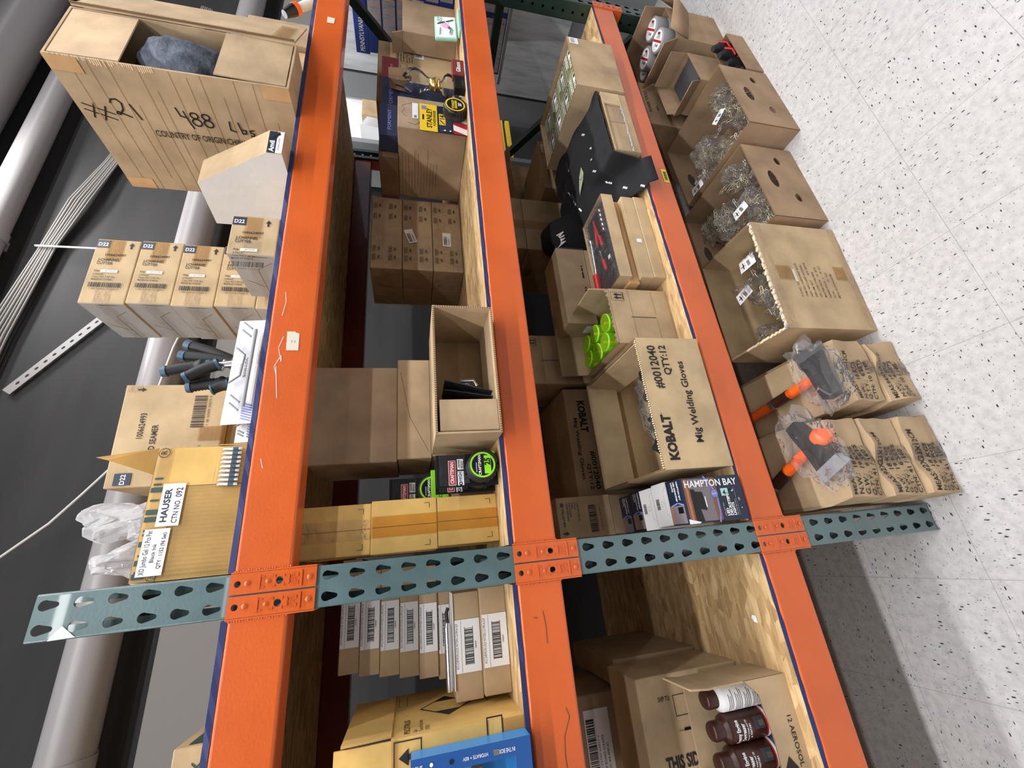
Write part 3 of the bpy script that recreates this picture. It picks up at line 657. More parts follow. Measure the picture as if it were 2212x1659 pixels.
q.box(.170, .262, -.013, -.0006, .002, .058, 'clamshell', .003); t.end()
def rest_bag(lab, c, r, seed, z0):
    t = T('plastic_bag', lab, 'plastic bag', M=Matrix.Translation((c[0], c[1], z0))); q = t.part('film')
    bm = bmesh.new(); bmesh.ops.create_uvsphere(bm, u_segments=40, v_segments=30, radius=1)
    for v in bm.verts:
        n = noise.noise_vector(v.co * 2.1 + Vector((seed, 0, seed))); m_ = noise.noise_vector(v.co * 5 + Vector((seed, 3, 0))); p = v.co + n * .36 + m_ * .10
        k = 1 + .25 * math.sin(v.co.z * 5 + seed)
        v.co = Vector((p.x * r[0] * k, p.y * r[1], max(0.0, r[2] * (1.0 + p.z) * .62)))
    q.bm(bm, 'bag'); return t.end()
rest_bag('crumpled clear bag rising tallest from the opened pen carton', (.212, .15), (.046, .04, .205), 3, D1 + .09)
rest_bag('smaller crumpled clear bag sticking out of the pen carton next to the post', (.125, .13), (.038, .04, .165), 8, D1 + .09)
# clamps in blister cards
def clamp(lab, rib, smooth, jaw):
    t = T('locking_clamp', lab, 'hand clamp', M=Matrix.Translation((0, 0, D1)), group=None); z0 = D1
    for nm, lst in (('ribbed_handle', rib), ('smooth_handle', smooth)):
        for (xa, za), (xb, zb), y in lst:
            q = t.part(nm); A, B = Vector((xa, y, za - z0)), Vector((xb, y, zb - z0)); d = B - A; N = 26; pts = []; rs = []
            for i in range(N + 1):
                s = i / N; pts.append(A + d * s + Vector((.004 * math.sin(s * 3), 0, 0)))
                if nm[0] == 'r': rs.append((.0132 + .002 * s) * (.86 if (i % 2 and i < 19) else 1) * (.8 if i == 0 else 1) + (.003 if i in (20, 21, 22) else 0))
                else: rs.append(.0118 + .003 * s if i else .0095)
            q.tube(pts, rs, 'rubber', 10); q.tube([A - d * .02, A + d * .09], [.0130, .0134 if nm[0] == 's' else .0140], 'steel_blue', 10); q.tube([B - d * .06, B + d * .02], .0160, 'steel_blue', 10)
    q = t.part('steel_jaw'); (xa, za), y = jaw
    q.tube([(xa, y, za - z0), (xa + .006, y, (za - z0) * .5), (xa + .002, y, .006)], [.008, .011, .007], 'silver', 8); q.box(xa - .02, xa + .014, y - .004, y + .004, .0, .018, 'silver', .002)
    q.tube([(xa - .014, y, za - z0 - .01), (xa + .012, y, za - z0 - .016)], .006, 'silver', 8)
    return t.end()
clamp('locking clamp with two smooth dark blue handles, furthest from the seamer carton', [], [((.621, 2.038), (.571, 1.925), .085), ((.585, 2.041), (.562, 1.920), .075)], ((.566, 1.92), .08))
clamp('locking clamp with the tallest ribbed handle, in the middle of the three', [((.534, 2.062), (.550, 1.966), .060)], [((.513, 2.010), (.548, 1.945), .048)], ((.549, 1.95), .054))
clamp('locking clamp with short ribbed handle, nearest the seamer carton', [((.500, 2.012), (.509, 1.925), .075)], [((.487, 1.955), (.50, 1.92), .060)], ((.505, 1.92), .070))
def blister(lab, x, w, h, z0, y, lean, art):
    M = Matrix.Translation((x, y, z0)) @ Matrix.Rotation(R(lean), 4, 'X') @ Matrix.Rotation(R(art), 4, 'Z')
    t = T('blister_pack', lab, 'blister pack', M=M); t.w, t.h = w, h
    q = t.part('backing_card'); q.box(0, w, 0, .0012, 0, h, 'white'); f = Canvas(q, (0, 0, 0), (1, 0, 0), (0, 0, 1))
    for k in range(9): f.poly([(.004 + k * .006, .004), (.007 + k * .006, .004), (.015 + k * .006, h * .4), (.012 + k * .006, h * .4)], 'violet') if k < 7 else 0
    f.text('Structured Tool', w * .55, .006, .0035, 'red'); f.text('CAUTION', w * .46, h * .62, .004); f.lines(3, w * .42, h * .52, .0018, w * .2, 'ink_soft')
    q = t.part('clear_blister'); 
    pts = [(.03, .012), (w - .03, .014), (w - .012, h - .014), (w * .62, h - .008), (w * .36, h - .008), (.02, h - .016)]
    vs = [(a, -.0004, b_) for a, b_ in pts] + [(a * .93 + w * .035, -.014, b_ * .86 + h * .07) for a, b_ in pts]
    q.add(vs, [(5, 4, 3, 2, 1, 0)[::-1], (6, 7, 8, 9, 10, 11)[::1]] + [(i, (i + 1) % 6, 6 + (i + 1) % 6, 6 + i) for i in range(6)], 'clamshell')
    q.box(.035, w - .035, -.018, -.012, h * .20, h * .30, 'tape_grey', .002); q.tube([(w * .36, -.010, h * .9), (w * .42, -.012, h * .55), (w * .62, -.012, h * .5), (w * .70, -.010, h * .85)], .0022, 'tape_grey', 6)
    for a in (.1, .17, .8, .88): q.tube([(w * a, -.0135, h * .4), (w * (a + .07), -.0135, h * .72)], .0022, 'tape_grey', 6)
    return t.end()
blister('wide glossy white clamshell card at the shelf edge, under the clamp handles', .386, .272, .066, D1, .012, -8, 1.5)
blister('small white clamshell card mostly hidden beside the pen carton', .350, .10, .040, D1, .036, -8, 0)
# far right items
t = T('ribbed_carton', 'row of far brown cartons at the right end of the top shelf, leftmost one', 'cardboard box', 2.10, .32, D1, .16, .25, .40); b = t.part('box_body'); b.box(0, .16, 0, .25, 0, .40, 'card', .003); t.end()
t = T('ribbed_carton', 'far brown carton at the right end of the top shelf, beside the end frame', 'cardboard box', 2.27, .30, D1, .17, .25, .36); b = t.part('box_body'); b.box(0, .17, 0, .25, 0, .36, 'card_b', .003); t.end()
t = T('hose_nozzle', 'black and orange hose nozzle at the far end of the top shelf', 'nozzle', 2.02, .05, D1, .2, .05, .12)
q = t.part('nozzle_tip'); q.tube([(.03, .02, .115), (.07, .02, .085)], [.014, .022], 'black', 12); q = t.part('orange_collar'); q.tube([(.07, .02, .085), (.085, .02, .073)], .023, 'orange_plastic', 12)
q = t.part('stem'); q.tube([(.085, .02, .073), (.11, .02, .05), (.15, .02, .02)], [.014, .017, .016], 'pale_laminate', 12); t.end()
# left bay: green and brown carton
t = T('green_printed_carton', 'brown carton with green printed bands at the lower left on the top shelf', 'cardboard box', -.50, .10, D1, .292, .20, .080)
b = t.part('box_body'); b.box(0, t.w, 0, t.d, 0, t.h, 'card', .003); f = t.face(b, 'front'); f.rect(.205, .002, .028, .075, 'green_ink'); f.text('X', .25, .03, .016, 'green_ink', bold=.02); f = t.face(b, 'right'); f.rect(.01, .01, .15, .05, 'green_ink'); f.rect(.16, .01, .03, .06, 'navy'); t.end()
# ================================================================== middle shelf
# carton with a folded flap, far right
t = T('brown_carton', 'plain brown carton at the far right of the middle shelf, mint tin before it', 'cardboard box', 2.20, .125, D2, .246, .085, .235)
b = t.part('box_body'); b.box(0, t.w, 0, t.d, 0, t.h, 'card_b', .003)
q = t.part('flap'); flap(q, 'left', t.w, t.d, t.h, .05, 120, m='card_b'); t.end()
t = T('manicure_case', 'open mint green tin of small manicure tools in front of the far brown carton', 'tool case', 2.045, .004, D2, .155, .06, .09)
b = t.part('tray'); b.M = b.M @ Matrix.Translation((0, .034, .012)) @ Matrix.Rotation(R(-7), 4, 'X'); b.box(0, .155, .0, .014, 0, .092, 'mint', .005); b.box(.006, .149, -.0006, .001, .006, .086, 'white')
q = t.part('lid'); q.box(0, .155, .002, .033, 0, .010, 'mint', .003)
s_ = t.part('scissors'); s_.M = b.M.copy()
for cx_ in (.118, .136): s_.tube([(cx_ + .0085 * math.cos(R(a)), -.003, .072 + .0085 * math.sin(R(a))) for a in range(0, 361, 24)], .0016, 'mint', 6)
s_.tube([(.120, -.003, .062), (.100, -.003, .034)], .002, 'silver', 6)
s_ = t.part('nippers', 'pink handled nippers'); s_.M = b.M.copy(); s_.tube([(.085, -.003, .066), (.078, -.004, .045), (.070, -.003, .030)], [.003, .009, .004], 'pink', 8); s_.tube([(.070, -.003, .034), (.052, -.003, .022)], .004, 'black', 6)
s_ = t.part('clipper'); s_.M = b.M.copy(); s_.tube([(.022, -.003, .030), (.060, -.003, .024)], .005, 'silver', 8)
s_ = t.part('file'); s_.M = b.M.copy(); s_.tube([(.020, -.003, .074), (.070, -.003, .070)], .0025, 'aqua', 6)
s_ = t.part('tweezers'); s_.M = b.M.copy(); s_.tube([(.095, -.003, .080), (.125, -.003, .012)], .0018, 'black', 6); t.end()
t = T('fragile_carton', 'tan carton printed FRAGILE with a square white label, behind the glass lamp', 'cardboard box', 1.852, .217, D2, .42, .3, .342)
b = t.part('box_body'); b.box(0, t.w, 0, t.d, 0, t.h, 'card_c', .003); f = t.face(b, 'front'); f.text('FRAGILE', .293, .252, .011, w=.060, bold=.01)
f.text('GLASSWARE HANDLE WITH CARE', .285, .240, .0065, 'ink', w=.098); f.text('CARTON MUST BE KEPT DRY', .285, .228, .0065, 'ink', w=.098)
f.text('MADE IN CHINA', .285, .214, .006, 'ink', w=.060); f.text('P.O.# 0055', .285, .203, .006, 'ink', w=.042); f.text('CARTON   17.0 LBS', .285, .191, .006, 'ink', w=.105)
f.stroke([(.205, .217), (.275, .217), (.275, .300)], .0012, 'ink'); f.frame(.215, .245, .05, .03, .0012, 'ink'); f.stroke([(.23, .30), (.25, .285), (.265, .302)], .0012, 'ink')
q = t.part('square_label', 'small white square label'); f = t.face(q, 'front', .0006); f.rect(.328, .140, .070, .044, 'label_white'); f.bars(.340, .150, .040, .020, seed=4); f.lines(3, .335, .178, .002, .05); t.end()
# boxes above and beside the tall brown carton
t = T('navy_box', 'tall dark blue box standing beside the tall brown carton, behind the lamp', 'product box', 1.70, .152, D2, .20, .055, .250); b = t.part('box_body'); b.box(0, t.w, 0, t.d, 0, t.h, 'navy_card', .002); f = t.face(b, 'front'); f.text('FORMENT', .02, .12, .02, 'steel_blue', w=.12); t.end()
t = T('navy_box', 'dark blue and maroon box lying across the tall blue box', 'product box', 1.70, .150, D2 + .2504, .34, .06, .066); b = t.part('box_body'); b.box(0, t.w, 0, t.d, 0, t.h, 'navy_card', .002); b.box(.207, t.w + .0006, -.0006, t.d - .001, .0006, t.h + .0006, 'maroon', .001)
f = t.face(b, 'front', .0006); f.text('FORMENT', .03, .022, .014, 'violet', w=.13); f.text('FORMENT', .235, .024, .009, 'pink', w=.06); t.end()
t = T('navy_box', 'dark blue box lettered FORMENT lying on top of the tall brown carton', 'product box', 1.523, .120, D2 + .2514, .172, .07, .066); b = t.part('box_body'); b.box(0, t.w, 0, t.d, 0, t.h, 'navy_card', .002); f = t.face(b, 'front'); f.text('FORMENT', .03, .024, .012, 'violet', w=.11); t.end()
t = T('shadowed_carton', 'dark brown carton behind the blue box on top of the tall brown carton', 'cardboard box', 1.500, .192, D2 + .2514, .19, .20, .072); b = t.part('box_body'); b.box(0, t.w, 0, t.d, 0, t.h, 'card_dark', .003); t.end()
t = carton('tall_brown_carton', 'tall brown carton with a handwritten scrawl, behind the yellow tape measure card', 1.519, .078, D2, .172, .315, .2508, .5, m='card_b', tape=False)
f = t.face(t.body, 'front'); f.stroke([(.06, .22), (.08, .235), (.10, .225), (.12, .235), (.14, .20), (.10, .19)], .0012, 'ink_soft'); f.stroke([(.03, .215), (.02, .19), (.03, .175), (.05, .17)], .0012, 'ink_soft')
for k in range(12): t.face(t.body, 'left').lines(1, .02 + (k % 3) * .02, .235 - k * .012, .0022, .22 - (k % 4) * .03, 'card_edge', seed=k)
q = t.part('barcode_label'); f = t.face(q, 'front', .0006); f.rect(.054, .176, .086, .022, 'label_white'); f.bars(.058, .182, .014, .010, seed=6)
q = t.part('packing_tape'); f = t.face(q, 'front', .0004); f.rect(.06, .001, .048, .249, 'tape_clear'); t.end()
# glass oil lamp
t = T('oil_lamp', 'clear glass oil lamp with brass burner and torn brown wrap on its chimney', 'oil lamp', 1.835, .108, D2, 0, 0, 0)
b = t.part('glass_base', 'ribbed glass font'); b.lathe([(.0, 0), (.038, 0), (.046, .006), (.047, .018), (.040, .028), (.036, .034), (.044, .044), (.046, .058), (.036, .072), (.018, .080), (.016, .088)], 'glass', 24)
q = t.part('brass_burner'); q.lathe([(.016, .086), (.024, .088), (.024, .094), (.018, .097), (.026, .101), (.026, .112), (.022, .118), (.023, .128), (.012, .13), (0, .13)], 'brass', 24); q = t.part('wick_knob', of=q); q.tube([(-.022, 0, .108), (-.042, 0, .108)], .003, 'brass', 6)
q = t.part('glass_chimney'); q.lathe([(.022, .128), (.023, .135), (.040, .160), (.048, .185), (.042, .210), (.027, .232), (.022, .262)], 'glass', 28)
q = t.part('torn_wrap', 'torn brown paper sleeve on the chimney'); n = 18
for k in range(13):
    a0, a1 = R(-150 + k * 20), R(-130 + k * 20); z0 = .215 + .02 * math.sin(k * 1.3); z1 = .215 + .02 * math.sin((k + 1) * 1.3); r0, r1 = .040, .034
    q.add([(r0 * math.cos(a0), r0 * math.sin(a0), z0), (r0 * math.cos(a1), r0 * math.sin(a1), z1), (r1 * math.cos(a1), r1 * math.sin(a1), .286), (r1 * math.cos(a0), r1 * math.sin(a0), .286)], [(0, 1, 2, 3)], 'card_dark', True)
t.end()
t = T('gibson_box', 'small dark red box with white script at the foot of the lamp', 'product box', 1.775, .020, D2, .095, .030, .046); b = t.part('box_body'); b.box(0, t.w, 0, t.d, 0, t.h, 'maroon', .002); f = t.face(b, 'front'); f.text('Gibson', .018, .015, .016, 'white', w=.06, bold=.02); t.end()
t = T('black_box', 'small black box between the dark red box and the tape measure', 'product box', 1.700, .022, D2, .070, .030, .042); b = t.part('box_body'); b.box(0, t.w, 0, t.d, 0, t.h, 'black', .002); f = t.face(b, 'front'); f.text('GOLD TRIM', .015, .008, .005, 'silver', w=.03); t.end()
def tape_measure(t, x, z, r, body, ring, face, brand, num, y=0.0, big=False, numc='black', of=None):
    """rounded case seen from the side with a printed disc"""
    q = t.part('tape_case'); pts = []
    for i in range(28):
        a = 2 * PI * i / 28; rr_ = r * (1 + (.16 if math.cos(a) * .7 - math.sin(a) * .7 > .75 else 0)); pts.append((x + rr_ * math.cos(a), z + rr_ * math.sin(a)))
    n = len(pts); dep = .040
    rings = [(1.0, y + .002), (1.0, y - dep + .008), (.94, y - dep + .002), (.86, y - dep)]
    vs = [(x + (a - x) * s, yy, z + (b_ - z) * s) for s, yy in rings for a, b_ in pts]
    q.add(vs, [(i * n + k, i * n + (k + 1) % n, (i + 1) * n + (k + 1) % n, (i + 1) * n + k) for i in range(3) for k in range(n)], body, True); q.add(vs[3 * n:], [list(range(n))[::-1]], body); q.add(vs[:n], [list(range(n))], body)
    for k in range(7):
        a = R(200 + k * 16); q.box(x + r * math.cos(a) - .003, x + r * math.cos(a) + .003, y - dep + .004, y - .004, z + r * math.sin(a) - .0025, z + r * math.sin(a) + .0025, 'rubber')
    d_ = t.part('printed_disc', of=q); c = Canvas(d_, (x, y - dep, z), (1, 0, 0), (0, 0, 1)); c.k = 2
    c.disc(0, 0, r * .84, ring, n=28); c.disc(0, 0, r * .72, face, n=28)
    return c
t = T('yellow_tape_measure', 'black and yellow tape measure on a yellow blister card', 'tape measure', 1.497, .030, D2, .2, .045, .172)
M0 = t.off.copy(); t.off = Matrix.Identity(4) @ t.off
b = t.part('backing_card'); b.box(.004, .150, .038, .0395, 0, .172, 'navy'); f = Canvas(b, (.004, .038, 0), (1, 0, 0), (0, 0, 1))
f.rect(0, .108, .146, .064, 'yellow'); s_ = f.sub(0, 0, 0)
f.text('STANLEY', .018, .128, .018, 'black', w=.108, bold=.03); f.text('POWERWINDER', .030, .113, .010, 'black', w=.085, bold=.02); f.rect(.058, .156, .028, .006, 'black'); f.rect(.115, .148, .02, .016, 'violet')
f.rect(.040, .078, .060, .024, 'yellow'); f.text('14', .072, .081, .018, 'black', bold=.03); f.stroke([(.045, .082), (.065, .098)], .004, 'black')
f.rect(.0, 0, .146, .05, 'red'); f.poly([(0, 0), (.03, 0), (.05, .05), (.02, .05)], 'white'); f.poly([(.06, 0), (.09, 0), (.11, .05), (.08, .05)], 'white')
for a, z in ((.012, .062), (.012, .082), (.130, .062), (.130, .082)): f.disc(a, z, .004, 'white', n=5)
c = tape_measure(t, .108, .044, .043, 'black', 'yellow', 'black', '', '', y=.036)
c.text('STANLEY', -.024, .004, .009, 'yellow', w=.048, bold=.03); c.rect(-.022, -.006, .044, .007, 'yellow'); c.text('POWERWINDER', -.02, -.0045, .0035, 'black', w=.04); c.text("25'", -.008, -.022, .011, 'white', bold=.03)
q = t.part('clear_blister'); q.box(.010, .062, .010, .0365, .0015, .100, 'clamshell', .004); t.end()
# six shrink-wrapped cartons, three high and two deep
def wrapped(lab, x, y, z, lbl, k):
    t = T('wrapped_carton', lab, 'cardboard box', x, y, z, .369, .121, .1195, .5, 'shrink wrapped cartons in two stacks'); w, d, h = t.w, t.d, t.h
    b = t.part('box_body'); b.box(.0015, w - .0015, .0015, d - .0015, 0.001, h - .001, 'card', .003); f = t.face(b, 'front')
    for cx_ in (.05, .09, .26, .315):
        for cz in (.088, .028):
            s_ = f.sub(cx_, cz, 0); s_.lines(4, -.012, .022, .0022, .030, 'ink_soft', seed=k); s_.rect(-.004, -.004, .014, .006, 'ink_soft')
    q = t.part('shrink_wrap'); q.box(0, w, 0, d, 0, h, 'film_wrap', .002)
    if lbl:
        a, z_, dg = lbl; q = t.part('barcode_sticker'); c = t.face(q, 'front', .0006).sub(a, z_, dg); c.rect(0, 0, .070, .034, 'label_white'); c.bars(.006, .016, .045, .014, seed=k); c.lines(2, .006, .010, .002, .04, 'ink_soft')
    t.end()
for j, dn in enumerate(('front stack', 'rear stack')):
    for k, nm in enumerate(('bottom', 'middle', 'top')):
        lb = {(0, 0): (.127, .045, 0), (0, 1): (.140, .060, 18)}.get((j, k)); lb = lb if lb is None else lb
        wrapped('%s shrink wrapped carton of the %s%s' % (nm, dn, {(0, 0): ', square white barcode sticker', (0, 1): ', with the slanted white barcode sticker', (0, 2): ', wrap most wrinkled'}.get((j, k), '')), 1.116, .370 + j * .1225, D2 + k * .1198, lb, 3 * j + k)
# opened carton lying with its mouth towards the aisle
t = T('open_front_carton', 'carton lying on its side, mouth open to the aisle, clamshell packs inside', 'cardboard box', .326, -.052, D2, .345, .20, .156, -.6); w, d, h = t.w, t.d, t.h; th = .005
b = t.part('box_body'); b.box(0, w, 0, d, 0, th, 'card'); b.box(0, w, 0, d, h - th, h, 'card'); b.box(0, th, 0, d, th, h - th, 'card'); b.box(w - th, w, 0, d, th, h - th, 'card'); b.box(th, w - th, d - th, d, th, h - th, 'card')
rr = random.Random(3)
for k in range(58):                                   # fluting on the cut rims
    x = .002 + k * .0059
    for z in (.0006, h - th + .0006): b.box(x, x + .0026, -.0006, .001, z, z + .0036, 'card_edge')
for k in range(24):
    z = .004 + k * .0062; b.box(w - th + .0006, w - .0008, -.0006, .001, z, z + .003, 'card_edge')
t.end()
t = T('inner_carton', 'small plain carton sitting inside the open front carton', 'cardboard box', .334, -.048, D2 + .0054, .078, .17, .140, -.6); b = t.part('box_body'); b.box(0, t.w, 0, t.d, 0, t.h, 'card', .002); t.end()
for k, (lab, x, tilt) in enumerate((('black clamshell pack leaning against the small inner carton', .422, 4), ('second black clamshell pack in the open front carton', .437, 9), ('third clamshell pack in the open front carton, silver parts on top', .452, 14))):
    t = T('clamshell_pack', lab, 'blister pack', M=Matrix.Translation((x, .0, D2 + .0054)) @ Matrix.Rotation(R(tilt), 4, 'Y'), group=None); q = t.part('card_back'); q.box(0, .0015, 0, .12, 0, .125, 'grey_dark' if k else 'black'); q = t.part('clear_blister'); q.box(.0015, .010, .008, .112, .008, .117, 'clamshell', .003)
    if k == 2:
        for j in range(3):
            q = t.part('silver_part'); q.tube([(.012, .02 + j * .03, .04 + .012 * j), (.028, .022 + j * .03, .052 + .012 * j), (.020, .028 + j * .03, .085)], .005, 'silver', 8)
    t.end()
# two plain cartons stacked behind, above the open one
t = carton('support_carton', 'brown carton hidden under the two plain stacked cartons behind the open front carton', .330, .176, D2, .30, .22, .1535, m='card_b', tape=False); t.end()
t = carton('plain_carton', 'lower of two plain cartons stacked behind the open front carton', .326, .175, D2 + .1538, .302, .22, .0935, m='card', tape=False)
f = t.face(t.body, 'front'); f.stroke([(.02, .01), (.12, .06), (.26, .085)], .0008, 'card_edge'); t.end()
t = carton('plain_carton', 'upper, larger of two plain cartons, half in the shade of the beam', .321, .178, D2 + .2477, .282, .22, .226, m='card_b', tape=False); t.end()
# yellow cartons beside the post
for k, (nm, x, y, z, w, h) in enumerate((('bottom yellow carton of three beside the post', .0925, .094, 0, .1145, .150), ('middle yellow carton of three beside the post', .088, .092, .1504, .120, .152), ('top yellow carton of three, with the most wrinkled tape', .090, .096, .3028, .114, .150))):
    t = carton('yellow_carton', nm, x, y, D2 + z, w, .19, h, -.4, m='card_yellow', tape=False, group='yellow cartons stacked beside the post', c=.0025, seam=False)
    c = t.face(t.body, 'front').sub(0, h, -90); cw = w
    c.rect(0.001, cw * .49, h - .002, .0011, 'card_edge')
    for s_ in (h - .030, ):
        c.stroke([(s_, cw - .012), (s_ + .012, cw - .012), (s_ + .012, cw - .024)], .0009, 'ink'); c.stroke([(s_, .012), (s_ + .012, .012), (s_ + .012, .024)], .0009, 'ink')
    q = t.part('packing_tape'); c = t.face(q, 'front', .0008).sub(0, h, -90); c.rect(.001, cw * .30, h - .002, cw * .40, 'film_wrap' if k == 2 else 'tape_brown'); t.end()
# tape measures on black cards
def lime_tape(lab, x, y, z, lean=0):
    t = T('lime_tape_measure', lab, 'tape measure', M=Matrix.Translation((x, y, z)) @ Matrix.Rotation(R(lean), 4, 'X'), group='lime and black tape measures')
    b = t.part('backing_card'); b.box(0, .080, .0, .0015, 0, .152, 'black', .0004); f = Canvas(b, (0, 0, 0), (1, 0, 0), (0, 0, 1))
    f.rect(.005, .104, .060, .018, 'white'); f.rect(.006, .105, .058, .016, 'red'); f.text('CRAFTSMAN', .009, .109, .0082, 'white', w=.052, bold=.02); f.rect(.026, .138, .026, .005, 'rubber')
    f.rect(.004, .085, .034, .015, 'white'); f.rect(.042, .085, .026, .015, 'white'); f.text('HIGH', .014, .090, .008, 'black', w=.022, bold=.02); f.disc(.008, .093, .0045, 'black'); f.disc(.008, .093, .002, 'white'); f.text('CENTER', .046, .094, .004, 'black', w=.02, bold=.02); f.lines(2, .045, .090, .0016, .018, 'ink_soft')
    f.lines(3, .008, .080, .0022, .018, 'silver')
    c = tape_measure(t, .043, .043, .037, 'rubber', 'lime', 'black', '', '', y=.0)
    c.rect(-.022, -.020, .044, .016, 'lime'); c.text('CRAFTSMAN', -.025, .004, .0065, 'white', w=.049, bold=.02); c.text('25', -.002, -.018, .013, 'black', w=.018, bold=.04); c.text('CENTER READ', -.018, .014, .0025, 'white')
    q = t.part('lime_wedge'); q.box(.064, .078, -.036, -.008, .010, .026, 'lime', .004)
    q = t.part('clear_blister'); q.box(.003, .078, -.010, -.001, .082, .144, 'clamshell', .003); return t.end()
lime_tape('lime tape measure on a black card at the shelf edge, the foremost one', .222, .052, D2, 0)
lime_tape('lime tape measure just behind the foremost one, mostly covered by it', .214, .098, D2, 0)
t = T('support_box', 'small kraft carton under the two rear lime tape measures', 'cardboard box', .200, .145, D2, .11, .10, .115); b = t.part('box_body'); b.box(0, .11, 0, .10, 0, .115, 'card', .002); t.end()
r_ = lime_tape('rear lime tape measure, higher up, above the middle yellow carton', .196, .190, D2 + .1154, 0)
t = T('level_box', 'slim green and black box lettered CENTER READ beside the rear tape measure', 'product box', .205, .140, D2 + .1154, .08, .010, .045); b = t.part('box_body'); b.box(0, t.w, 0, t.d, 0, t.h, 'lime', .001); f = t.face(b, 'front'); f.text('CENTER READ', .008, .018, .008, 'black', w=.064); t.end()
# flat cartons, left bay
def flatc(k, lab, x, y, z, w=.211, h=.059, d=.2, yaw=-.6):
    t = T('flat_carton', lab, 'cardboard box', x, y, z, w, d, h, yaw, 'flat cartons stacked left of the post')
    b = t.part('box_body'); b.box(0, w, 0, d, 0, h, 'card', .002)
    q = t.part('address_label'); f = t.face(q, 'front', .0006); f.rect(.052, .0015, .103, h - .003, 'label_white'); s_ = h / .06
    f.text('ACC.CHEVRON LOCK W/TORX CLI PIN & CLIP', .060, h - .0085 * s_, .0055 * s_, 'ink', w=.088, bold=.006); f.rect(.053, h - .016 * s_, .10, .0005, 'ink')
    f.bars(.067, .018 * s_, .072, .018 * s_, seed=k); f.rect(.066, .0175 * s_, .074, .0008, 'ink'); f.rect(.066, .036 * s_, .074, .0008, 'ink'); f.text('1000047', .096, .011 * s_, .003, 'ink_soft'); return t.end()
zz = D2; hs = (.0595, .0600, .030, .0445, .0445, .0445, .0445, .0445)
nms = ('bottom flat carton with white barcode label, left of the post', 'second flat carton from the bottom, on the bottom one', 'third flat carton, pushed back just above the folding knife card', 'fourth flat carton of the stack, set back', 'middle flat carton of the set back stack', 'sixth flat carton of the set back stack', 'last but one flat carton at the stack top', 'topmost flat carton, in deep shade, its label barely lit')
for k in range(8):
    x, y, w = (-.216, .092, .211) if k == 0 else (-.222, .110, .211) if k == 1 else (-.210 + .008 * k, .196 + .002 * (k % 3), .24)
    flatc(k, nms[k], x, y, zz, w, hs[k], d=.2, yaw=-.6 if k < 2 else 0); zz += hs[k] + .0003
t = T('knife_card', 'silver folding knife in a clear blister lying on the second flat carton', 'pocket knife', M=Matrix.Translation((-.20, .125, D2 + .1203)))
q = t.part('backing_card'); q.box(0, .19, -.02, .05, 0, .0018, 'label_white'); q = t.part('knife_handle'); q.tube([(.0, -.012, .012), (.03, -.012, .012), (.12, -.010, .013), (.13, -.010, .012)], [.007, .008, .0085, .006], 'silver', 10)
q = t.part('knife_clip'); q.tube([(.125, -.010, .012), (.150, -.008, .014), (.16, -.008, .010)], .004, 'black', 8); t.end()
# yellow carton with diamond print, left bay
t = T('diamond_carton', 'large yellow-brown carton with raised flaps and black diamond print, left bay', 'cardboard box', -.735, .004, D2, .504, .285, .2495); w, d, h = t.w, t.d, t.h
b = t.part('box_body'); shell(b, w, d, h, .004, 'card_yellow')
q = t.part('flap', 'front flap standing up'); flap(q, 'front', w, d, h, .098, 88, m='card_yellow')
q = t.part('flap', 'side flap standing up'); q.slab((w, .010, h), (0, .25, 0), (.004, -.02, .085), .004, 'card_yellow')
f = t.face(b, 'right'); f.poly([(.145, .196), (.213, .139), (.142, .083), (.078, .139)], 'ink'); f.poly([(.145, .191), (.178, .163), (.178, .115), (.142, .088), (.112, .112), (.112, .164)], 'card_yellow')
f.text('PSCITRUS', .014, .216, .011, 'ink', w=.074, bold=.006); f.text('3x1', .014, .203, .007, w=.014); f.text('Thermal Press cleaner', .014, .192, .0075, w=.062, bold=.006); f.text('CITRUS', .014, .180, .0075, w=.026, bold=.006); f.lines(6, .12, .050, .0025, .10, 'ink_soft'); f.frame(.14, .222, .07, .018, .0012, 'ink')
f = t.face(b, 'front'); f.frame(.30, .195, .20, .05, .002, 'ink'); f.arrow(.475, .200, .036, wide=.7); f.rect(.435, .200, .012, .008, 'ink'); f.arrow(.44, .205, .030); f.frame(.42, .042, .09, .032, .0025, 'ink'); f.rect(.44, .115, .03, .004, 'ink')
for a_ in ((.3, 0, .203, .045, 'tape'), (.3, .238, .203, .011, 'tape')): t.face(t.part('packing_tape'), 'front', .0006).rect(*a_)
t.end()
t = T('blue_display_box', 'blue product box with a cut-out window showing an amber bottle', 'product box', -.50, -.036, D2, .247, .038, .215); w, d, h = t.w, t.d, t.h
b = t.part('box_body'); b.poly_holes([(0, 0), (w, 0), (w, h), (0, h)], [[(.02, .03), (w - .026, .03), (w - .026, .175), (.02, .175)]], (0, 0, 0), (1, 0, 0), (0, 0, 1), .0015, 'royal', 'sky')
b.box(0, w, .0015, d, h - .0015, h, 'royal'); b.box(w - .0015, w, .0015, d, 0, h - .0015, 'sky'); b.box(0, w - .0015, .0015, d, 0, .0015, 'royal'); b.box(0, w - .0015, d - .0015, d, .0015, h - .0015, 'sky'); f = t.face(b, 'front'); c = f.sub(w, 0, 90)
c.text('IN THE BOX', .030, .012, .006, 'white', w=.03); c.rect(.060, .010, .010, .009, 'silver'); c.text('HYDRATE + REV', .080, .012, .005, 'white', w=.045); c.disc(.145, .014, .004, 'navy'); c.disc(.18, .012, .003, 'white'); c.text('SPRAY', .195, .010, .005, 'white')
q = t.part('amber_bottle'); q.tube([(.035, .018, .100), (.06, .018, .100), (.19, .018, .100), (.212, .018, .100)], [.012, .0165, .0165, .010], 'amber', 18); t.end()
